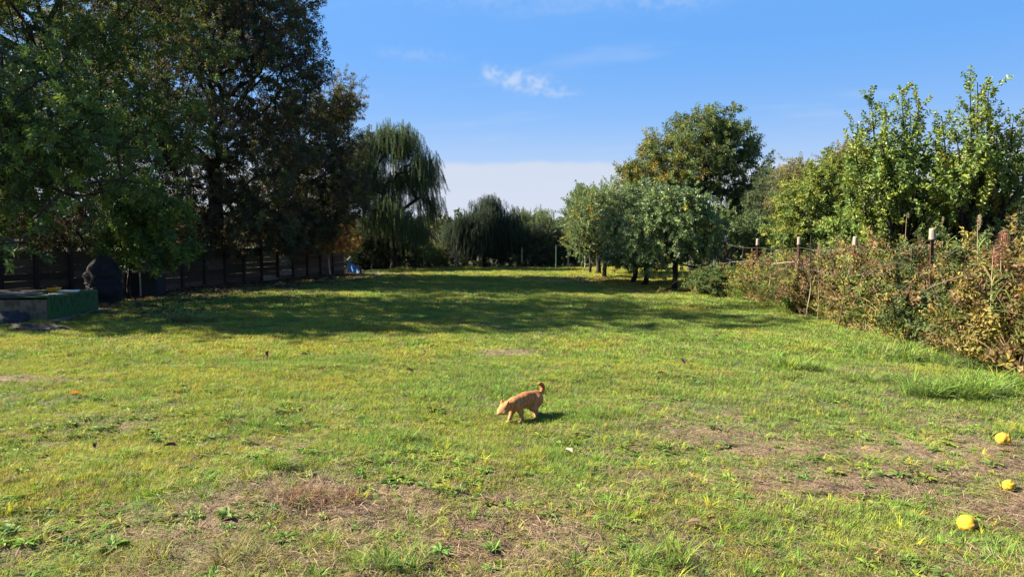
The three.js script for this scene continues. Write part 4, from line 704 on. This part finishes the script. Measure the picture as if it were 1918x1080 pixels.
{ // the low tank with its green end
  const c0 = ground(95, 603), c1 = ground(184, 583), W = 2.6, H = 0.44, dir = c1.clone().sub(c0); const D = dir.length(), turn = Math.atan2(dir.x, dir.z) + Math.PI;
  const o = thing('storage_box', 'long low grey box with a green painted end, on a slab', 'box', [c0.x, 0, c0.z], turn);
  // local: x to the left of the corner is negative, z away from the viewer is negative
  part('slab', box(W + 0.35, 0.07, D + 0.35, -W / 2 + 0.02, 0.02, -D / 2 + 0.02, 0.015), M.concrete, o);
  part('side_wall', box(W - 0.06, H - 0.06, 0.06, -W / 2 - 0.03, 0.055 + (H - 0.06) / 2, -0.03, 0.008), M.concrete, o);
  part('green_end', box(0.06, H - 0.02, D, -0.03 + 0.003, 0.055 + (H - 0.02) / 2, -D / 2 + 0.003, 0.008), M.greenPaint, o);
  part('back_wall', box(W - 0.06, H - 0.06, 0.06, -W / 2 - 0.03, 0.055 + (H - 0.06) / 2, -D + 0.03, 0.008), M.concrete, o);
  part('green_border', box(0.42, 0.02, D - 0.02, -0.275, H + 0.043, -D / 2, 0.004), M.greenPaint, o);
  for (let i = 0; i < 5; i++) part('lid_board', box((W - 0.52) / 5 - 0.012, 0.024, D - 0.04, -0.5 - (i + 0.5) * ((W - 0.52) / 5), H + 0.04 + 0.006 * (i % 2), -D / 2, 0.004), i % 2 ? M.plank[2] : M.teal, o);
  const bar = part('lid_bar', box(1.5, 0.03, 0.04, -1.1, H + 0.075, -0.62, 0.006), M.greyPole, o); bar.rotation.y = 0.12;
  const top_ = H + 0.055, put = (l, g, m, label, cat, n, dy, tw = 0) => { const q = top(n, g, m, label, cat); const p = V(...l).applyAxisAngle(Y, turn).add(o.position); q.position.set(p.x, top_ + dy, p.z); q.rotation.y = turn + tw; return q; };
  const bowl = new THREE.LatheGeometry([[0.001, 0], [0.06, 0], [0.1, 0.02], [0.125, 0.075], [0.135, 0.085], [0.128, 0.09], [0.11, 0.06], [0.08, 0.03], [0.001, 0.026]].map((v) => new THREE.Vector2(...v)), 24);
  put([-0.52, 0, -1.25], rough(bowl, 0.004, 9), std([0.62, 0.3, 0.02], 0.55), 'orange bowl on top of the green-ended box', 'bowl', 'bowl', 0.001);
  put([-0.3, 0, -1.35], rough(new RoundedBoxGeometry(0.44, 0.028, 0.2, 3, 0.01), 0.012, 7), std([0.62, 0.63, 0.6], 0.8), 'pale folded sheet on the box beside the orange bowl', 'sheet', 'folded_sheet', 0.014, 0.3);
  put([-0.16, 0, -0.55], rough(new RoundedBoxGeometry(0.26, 0.02, 0.12, 2, 0.006), 0.01, 8), M.pale, 'small pale rag on the green top of the box', 'rag', 'rag', 0.012, -0.5);
  const q = ground(26, 607); const heap = new THREE.SphereGeometry(0.24, 24, 14); heap.scale(1.1, 0.62, 0.8); top('dark_bundle', rough(heap, 0.05, 5), std([0.014, 0.018, 0.025], 0.9), 'dark bluish bundle on the ground before the long low box', 'bundle').position.set(q.x, 0.1, q.z);
  const q2 = ground(60, 618); const heap2 = new THREE.SphereGeometry(0.3, 24, 12); heap2.scale(2.1, 0.22, 0.8); top('shaded_soil', rough(heap2, 0.05, 5), std([0.022, 0.019, 0.017], 0.95), 'low mound in front of the box coloured black for soil in shade', 'heap').position.set(q2.x, 0.02, q2.z);  // low mound coloured near black to stand for soil in shade
}
{ // black bundle, cabinet
  const p = at(192, 520, 17.6), b = new THREE.SphereGeometry(0.5, 36, 26); b.scale(0.82, 1.2, 0.6); tint(b, () => [1, 1, 1]); b.deleteAttribute('color');
  const o = thing('net_bundle', 'tall black rounded bundle leaning on the fence behind the box', 'bundle', [p.x, 0, p.z]); b.translate(0, 0.56, 0); part('bundle_body', (() => { const P = b.attributes.position; for (let i = 0; i < P.count; i++) { const y = P.getY(i); if (y < 0.62) { const k = 1 / Math.max(0.35, Math.sqrt(Math.max(0.02, 1 - ((y - 0.56) / 0.6) ** 2))); P.setX(i, P.getX(i) * Math.min(1.9, k)); P.setZ(i, P.getZ(i) * Math.min(1.9, k)); } } return rough(b, 0.085, 2.6); })(), M.black, o);
  const cords = []; for (let i = 0; i < 4; i++) { const y = 0.3 + i * 0.22, g = new THREE.TorusGeometry(0.43 * Math.sqrt(Math.max(0.15, 1 - Math.pow((y - 0.56) / 0.62, 2))), 0.012, 5, 30); g.rotateX(Math.PI / 2 + 0.12 * (i - 1)); g.scale(1, 1, 0.75); g.translate(0, y, 0); cords.push(g); } part('cord', cords, M.black, o);
  const a = ground(231, 556), c = ground(303, 554), w = c.x - a.x, h = at(265, 508, -a.z).y, k = thing('metal_cabinet', 'dark metal cabinet with one bluish door and a pale edge, under the peach tree', 'cabinet', [(a.x + c.x) / 2, 0, a.z - 0.35], 0.08);
  part('body', box(w, h, 0.6, 0, h / 2, 0, 0.012), M.black, k);
  part('door', box(w * 0.47, h - 0.06, 0.03, w * 0.245, h / 2, 0.32, 0.006), M.teal, k);
  part('panel', box(w * 0.46, h - 0.06, 0.02, -w * 0.26, h / 2, 0.313, 0.004), M.black, k);
  part('edge_strip', box(0.035, h, 0.045, w * 0.0, h / 2, 0.33, 0.005), M.pale, k);
  part('top_strip', box(w * 0.5, 0.03, 0.05, w * 0.25, h + 0.013, 0.31, 0.004), M.pale, k);
}
{ // thin stakes by the fence, the blue sheet, the far wire fence
  [['thin whitish stake between the two dark trunks, against the fence', 498, 487, 524, 28.3, 0.02], ['pale leaning pole beside the brownish tree at the fence', 519, 477, 526, 27.9, 0.025]].forEach(([label, px, y0, y1, d, r], i) => { const a = at(px, y0, d); top('garden_stake', tube([V(a.x - 0.02, -0.05, a.z), V(a.x + 0.015, a.y * 0.5, a.z), a], [r, r * 0.95, r * 0.85], 7), M.pale, label, 'stake'); });
  const a = at(658, 481, 33), g = ground(668, 511), o = thing('blue_sheet', 'blue sheet hanging over a low dark frame at the foot of the willows', 'sheet', [g.x, 0, -33]);
  const sh = new THREE.PlaneGeometry(1, 1, 14, 14), P = sh.attributes.position;
  for (let i = 0; i < P.count; i++) { const u = P.getX(i) + 0.5, v = P.getY(i) + 0.5, x = lerp(-0.2, 0.32, u) , topY = lerp(0.62, 0.22, u), botY = 0.04 + 0.06 * (1 - u); P.setXYZ(i, x + 0.02 * noise2(u * 4, v * 3), lerp(botY, topY, v), 0.28 * (1 - v) + 0.04 * Math.sin(u * 14 + v * 4) * (1.2 - v) + 0.02 * noise2(u * 7, v * 7)); }
  sh.computeVertexNormals(); part('sheet', sh, std([0.055, 0.15, 0.27], 0.85), o);
  part('frame', [tube([V(-0.28, 0, 0), V(-0.24, 0.4, -0.02), V(-0.2, 0.66, -0.02)], [0.03, 0.028, 0.025], 6), tube([V(0.36, 0, 0), V(0.35, 0.3, 0)], [0.05, 0.045], 6), tube([V(-0.24, 0.6, -0.03), V(0.35, 0.24, -0.03)], [0.022, 0.022], 6)], M.post, o);
  part('handle', tube([V(-0.26, 0.62, 0.03), V(-0.1, 0.8, 0.03)], [0.025, 0.022], 6), std([0.22, 0.25, 0.26], 0.8), o);
  const f = thing('wire_fence', 'thin wire fence on slender poles along the far hedge', 'fence', [0, 0, -38.2]);
  const poles = [[793, 440, M.greyPole, 0.022], [855, 458, M.greyPole, 0.024], [978, 463, M.greenPole, 0.024], [1096, 478, M.pale, 0.03]].map(([px, py, m, r]) => { const p = at(px, py, 38.2); part('pole', tube([V(p.x, -0.05, 0), V(p.x, p.y / 2, 0), V(p.x, p.y, 0)], [r, r, r], 6), m, f); return p; });
  for (const y of [0.35, 0.75, 1.15]) part('strand', tube([V(poles[0].x - 3, y, 0), ...poles.map((p) => V(p.x, y, 0))], [0.0013, 0.0013, 0.0013, 0.0013, 0.0013], 4), M.black, f);
  const p0 = at(1042, 459, 38), p1 = at(1065, 459, 38), t = thing('pole_frame', 'small dark green frame of two poles and a crossbar before the hedge', 'frame', [(p0.x + p1.x) / 2, 0, -38]), w = (p1.x - p0.x) / 2;
  part('upright', tube([V(-w, -0.05, 0), V(-w, p0.y, 0)], [0.034, 0.03], 8), M.greenPole, t); part('upright', tube([V(w, -0.05, 0), V(w, p0.y, 0)], [0.03, 0.03], 8), M.black, t); part('crossbar', tube([V(-w, p0.y - 0.03, 0), V(w, p0.y - 0.03, 0)], [0.025, 0.025], 6), M.black, t);
}

// ------------------------------------------------------------------ the cat
{
  // the cat in its own axes: x forward, y up, z to its right
  const bones = [];
  const bone = (a, ra, b, rb, zk = 1) => bones.push([...a, ra, ...b, rb, zk]);
  bone([-0.15, 0.222, 0], 0.058, [-0.03, 0.218, 0], 0.064, 1.12); bone([-0.03, 0.218, 0], 0.064, [0.1, 0.2, 0], 0.06, 1.15);   // trunk
  bone([-0.02, 0.195, 0], 0.055, [0.08, 0.185, 0], 0.052, 1.15);
  bone([0.1, 0.21, 0], 0.05, [0.165, 0.196, 0.004], 0.04); bone([0.165, 0.194, 0.004], 0.038, [0.2, 0.172, 0.01], 0.042);   // neck
  bone([0.212, 0.168, 0.012], 0.044, [0.222, 0.16, 0.014], 0.042); bone([0.235, 0.148, 0.016], 0.026, [0.256, 0.138, 0.018], 0.0165);   // skull, muzzle
  bone([0.222, 0.15, -0.018], 0.024, [0.222, 0.15, 0.044], 0.024);   // cheeks
  for (const s of [-1, 1]) {
    bone([0.2, 0.198, 0.012 + s * 0.026], 0.018, [0.194, 0.239, 0.012 + s * 0.038], 0.005); bone([0.208, 0.196, 0.012 + s * 0.018], 0.013, [0.195, 0.234, 0.012 + s * 0.037], 0.0045);   // ears
    const fwd = s > 0 ? 1 : -1;   // one fore leg reaches forward
    bone([0.085, 0.19, s * 0.03], 0.042, [0.075 + fwd * 0.015, 0.12, s * 0.036], 0.025); bone([0.075 + fwd * 0.015, 0.12, s * 0.036], 0.024, [0.085 + fwd * 0.035, 0.05, s * 0.034], 0.0145); bone([0.085 + fwd * 0.035, 0.05, s * 0.034], 0.0145, [0.088 + fwd * 0.038, 0.016, s * 0.034], 0.0155); bone([0.088 + fwd * 0.038, 0.014, s * 0.034], 0.0155, [0.112 + fwd * 0.038, 0.011, s * 0.034], 0.0125);
    const b = s > 0 ? -0.02 : 0.045;   // hind legs: hip, knee forward, hock back, paw
    bone([-0.135, 0.205, s * 0.028], 0.054, [-0.1 + b * 0.5, 0.135, s * 0.04], 0.034); bone([-0.1 + b * 0.5, 0.132, s * 0.04], 0.031, [-0.168 + b, 0.075, s * 0.036], 0.0165); bone([-0.168 + b, 0.075, s * 0.036], 0.0165, [-0.155 + b, 0.02, s * 0.036], 0.0145); bone([-0.155 + b, 0.014, s * 0.036], 0.0155, [-0.122 + b, 0.011, s * 0.036], 0.0135);
  }
  [[-0.195, 0.238, 0, 0.02], [-0.222, 0.258, 0, 0.0175], [-0.232, 0.285, 0, 0.016], [-0.227, 0.312, 0.004, 0.0145], [-0.21, 0.326, 0.008, 0.013], [-0.192, 0.324, 0.01, 0.01]].forEach((p, i, a) => { if (i) bone(a[i - 1].slice(0, 3), a[i - 1][3], p.slice(0, 3), p[3]); });
  const N = 124, half = N / 2, S = 0.275, C = [0.01, 0.19, 0], mc = new MarchingCubes(N, M.leaf, false, false, 120000);
  mc.isolation = 0; mc.field.fill(-1);
  const K = 0.014;
  for (let k = 1; k < N - 1; k++) { const z = ((k - half) / half) * S + C[2]; if (Math.abs(z) > 0.1) continue;
    for (let j = 1; j < N - 1; j++) { const y = ((j - half) / half) * S + C[1]; if (y < -0.012) continue;
      for (let i = 1; i < N - 1; i++) {
        const x = ((i - half) / half) * S + C[0]; let d = 1;
        for (const q of bones) {
          const zk = q[8], pz = z * zk, bx = q[4] - q[0], by = q[5] - q[1], bz = (q[6] - q[2]) * zk, ax = x - q[0], ay = y - q[1], az = pz - q[2] * zk, t = clamp((ax * bx + ay * by + az * bz) / (bx * bx + by * by + bz * bz), 0, 1);
          const ex = ax - t * bx, ey = ay - t * by, ez = az - t * bz, e = Math.sqrt(ex * ex + ey * ey + ez * ez) - (q[3] + t * (q[7] - q[3]));
          if (e > d + K) continue; const h = Math.max(K - Math.abs(d - e), 0) / K; d = Math.min(d, e) - h * h * K * 0.25;
        }
        mc.field[k * N * N + j * N + i] = -d;
      } } }
  mc.update();
  const n = mc.count, pos = mc.positionArray.slice(0, n * 3), nor = mc.normalArray.slice(0, n * 3), col = new Float32Array(n * 3);
  for (let i = 0; i < n; i++) {
    const x = pos[i * 3] * S + C[0], y = pos[i * 3 + 1] * S + C[1], z = pos[i * 3 + 2] * S + C[2]; pos[i * 3] = x; pos[i * 3 + 1] = y < 0.16 ? y * 0.72 : y - 0.0448; pos[i * 3 + 2] = z;
    const nl = Math.hypot(nor[i * 3], nor[i * 3 + 1], nor[i * 3 + 2]) || 1; for (let q = 0; q < 3; q++) nor[i * 3 + q] /= nl;
    const stripe = smoothstep(Math.sin((x + 0.35 * (y - 0.2) + 0.012 * noise3(x * 20, y * 20, z * 20)) * 155) + 0.5 * noise3(x * 30, y * 26, z * 26), 0.1, 0.9) * smoothstep(y, 0.12, 0.2) * (x > 0.17 ? 0.5 : 0.9);
    const backLine = smoothstep(y - (0.262 - 0.12 * Math.max(0, x)), 0, 0.018) * (x < 0.12 ? 1 : 0.4), belly = 1 - smoothstep(y, 0.1, 0.185), muzzle = x > 0.236 ? 0.5 * smoothstep(x, 0.24, 0.26) : 0, tail = x < -0.2 ? smoothstep(Math.sin(y * 170), -0.1, 0.5) * 0.6 : 0;
    const fur = 1 + 0.12 * noise3(x * 90, y * 90, z * 90), base = [0.33, 0.15, 0.045], dark = [0.22, 0.066, 0.012], cream = [0.33, 0.19, 0.08];
    let c = base.map((v, q) => lerp(v, dark[q], clamp(0.95 * stripe + 0.7 * backLine + tail, 0, 1))); c = c.map((v, q) => lerp(v, cream[q], clamp(0.75 * belly + 0.8 * muzzle, 0, 0.9)));
    const ear = x > 0.19 && y > 0.212 ? 0.45 : 0; c = c.map((v, q) => lerp(v, [0.3, 0.1, 0.05][q], ear));
    for (let q = 0; q < 3; q++) col[i * 3 + q] = c[q] * fur;
  }
  const g = new THREE.BufferGeometry(); g.setAttribute('position', new THREE.BufferAttribute(new Float32Array(pos), 3)); g.setAttribute('normal', new THREE.BufferAttribute(new Float32Array(nor), 3)); g.setAttribute('color', new THREE.BufferAttribute(col, 3));
  const p = ground(980, 789), o = thing('cat', 'ginger tabby cat walking over the lawn with lowered head and raised tail', 'cat', [p.x, height(p.x, p.z) - 0.006, p.z], Math.PI + 0.75); o.scale.setScalar(1.06);
  part('body', g, new THREE.MeshPhysicalMaterial({ color: 0xffffff, vertexColors: true, roughness: 0.9, sheen: 0.5, sheenRoughness: 0.5, sheenColor: new THREE.Color(0.9, 0.6, 0.3) }), o);
  for (const s of [-1, 1]) { const e = new THREE.SphereGeometry(0.0065, 12, 8); e.translate(0.247, 0.1232, 0.016 + s * 0.02); part('eye', e, std([0.03, 0.022, 0.008], 0.15), o); }
  const nose = new THREE.SphereGeometry(0.006, 10, 8); nose.scale(0.8, 0.7, 1.2); nose.translate(0.272, 0.0982, 0.019); part('nose', nose, std([0.42, 0.14, 0.1], 0.5), o);
  console.log('cat', n);
}

// ------------------------------------------------------------------ quinces and single leaves on the lawn
{
  const quince = (label, px, py, r, tilt, turn, seed) => {
    const p = ground(px, py + 13), o = thing('quince', label, 'quince', [p.x, height(p.x, p.z) + r * 0.76, p.z], turn, 'yellow quinces lying on the lawn'); o.rotation.set(tilt, turn, 0.2, 'YXZ');
    const g = new THREE.SphereGeometry(1, 40, 30), P = g.attributes.position, v = V();
    for (let i = 0; i < P.count; i++) { v.fromBufferAttribute(P, i); const a = Math.atan2(v.z, v.x), rr = Math.hypot(v.x, v.z), lump = 1 + 0.055 * Math.cos(a * 5 + seed) * rr + 0.05 * noise3(v.x * 1.6 + seed, v.y * 1.6, v.z * 1.6), top_ = v.y > 0 ? 1 - 0.16 * v.y * v.y : 1, dip = 0.16 * Math.exp(-rr * rr * 14); P.setXYZ(i, v.x * lump * top_ * r, (v.y * 1.04 - Math.sign(v.y) * dip) * r * lump, v.z * lump * top_ * r); }
    g.computeVertexNormals();
    tint(g, (q) => { const w = q.clone().divideScalar(r), s = smoothstep(noise3(w.x * 2.2 + seed, w.y * 2.2, w.z * 2.2) + 0.5 * noise3(w.x * 7, w.y * 7, w.z * 7) + (w.y < -0.6 ? 0.8 : 0), 0.42, 0.95), k = 1 + 0.1 * noise3(w.x * 5, w.y * 5 + seed, w.z * 5); return [lerp(0.45, 0.2, s) * k, lerp(0.27, 0.105, s) * k, lerp(0.006, 0.03, s) * k]; });
    part('fruit', g, std([1, 1, 1], 0.85, { vertexColors: true }), o);
    const B = leafBuilder(), R = rngOf(seed); for (let i = 0; i < 7; i++) { const a = (i / 7) * 6.28; B.leaf(V(Math.cos(a) * r * 0.1, -r * 0.9, Math.sin(a) * r * 0.1), V(Math.cos(a) * 0.6, -0.7, Math.sin(a) * 0.6), V(Math.cos(a), 0, Math.sin(a)), r * 0.5, r * 0.24, [0.06, 0.032, 0.02]); } part('calyx', B.done(), M.dry, o);
    part('stalk', tube([V(0, r * 0.84, 0), V(0.003, r * 1.02, 0.002)], [0.004, 0.003], 6), M.twig, o);
  };
  quince('largest yellow quince, lying nearest with its brown calyx towards the viewer', 1812, 973, 0.05, 1.9 - Math.PI, 0.3, 3);
  quince('yellow quince lying farthest back on the grass at the right edge', 1880, 822, 0.052, 0.35, 1, 8);
  quince('smallest quince, at the right frame edge beside the grass runner', 1890, 908, 0.037, -1.2, 2.2, 5);
  const leafOn = (label, px, py, Ln, c, e, seed) => { const R = rngOf(seed), g = ground(px, py), B = leafBuilder(), a = R() * 6.28; B.leaf(V(-Ln / 2 * Math.cos(a), 0.012, -Ln / 2 * Math.sin(a)), V(Math.cos(a), e, Math.sin(a)), Y, Ln, Ln * 0.55, c, true, 0.3, 0.3); B.strip([V(-Ln / 2 * Math.cos(a), 0.012, -Ln / 2 * Math.sin(a)), V(-Ln * 0.85 * Math.cos(a + 0.2), 0.02, -Ln * 0.85 * Math.sin(a + 0.2))], [0.004, 0.003], V(-Math.sin(a), 0, Math.cos(a)), c); top('fallen_leaf', B.done(), M.dry, label, 'leaf').position.set(g.x, height(g.x, g.z) + 0.025, g.z); };
  leafOn('pale grey-brown fallen leaf on the grass in front of the cat', 1063, 857, 0.1, [0.33, 0.28, 0.21], 0.25, 1);
  leafOn('curled dark leaf on the lawn right of the cat and behind it', 1280, 688, 0.13, [0.045, 0.03, 0.025], 0.9, 2);
  leafOn('dark curled leaf standing in the sunlit grass at upper left', 502, 670, 0.13, [0.07, 0.035, 0.02], 1.0, 3);
  leafOn('orange fallen leaf in the yellow grass at the left', 142, 742, 0.12, [0.5, 0.2, 0.03], 0.3, 4);
  leafOn('dark fallen leaf near the lower left on the lawn', 180, 843, 0.1, [0.05, 0.035, 0.025], 0.5, 5);
  leafOn('withered leaf at the bottom right beside the grass', 1300, 990, 0.09, [0.2, 0.14, 0.09], 0.2, 6);
}
scene.traverse((m) => { if (m.isMesh) m.castShadow = m.receiveShadow = true; });
renderer.render(scene, camera);
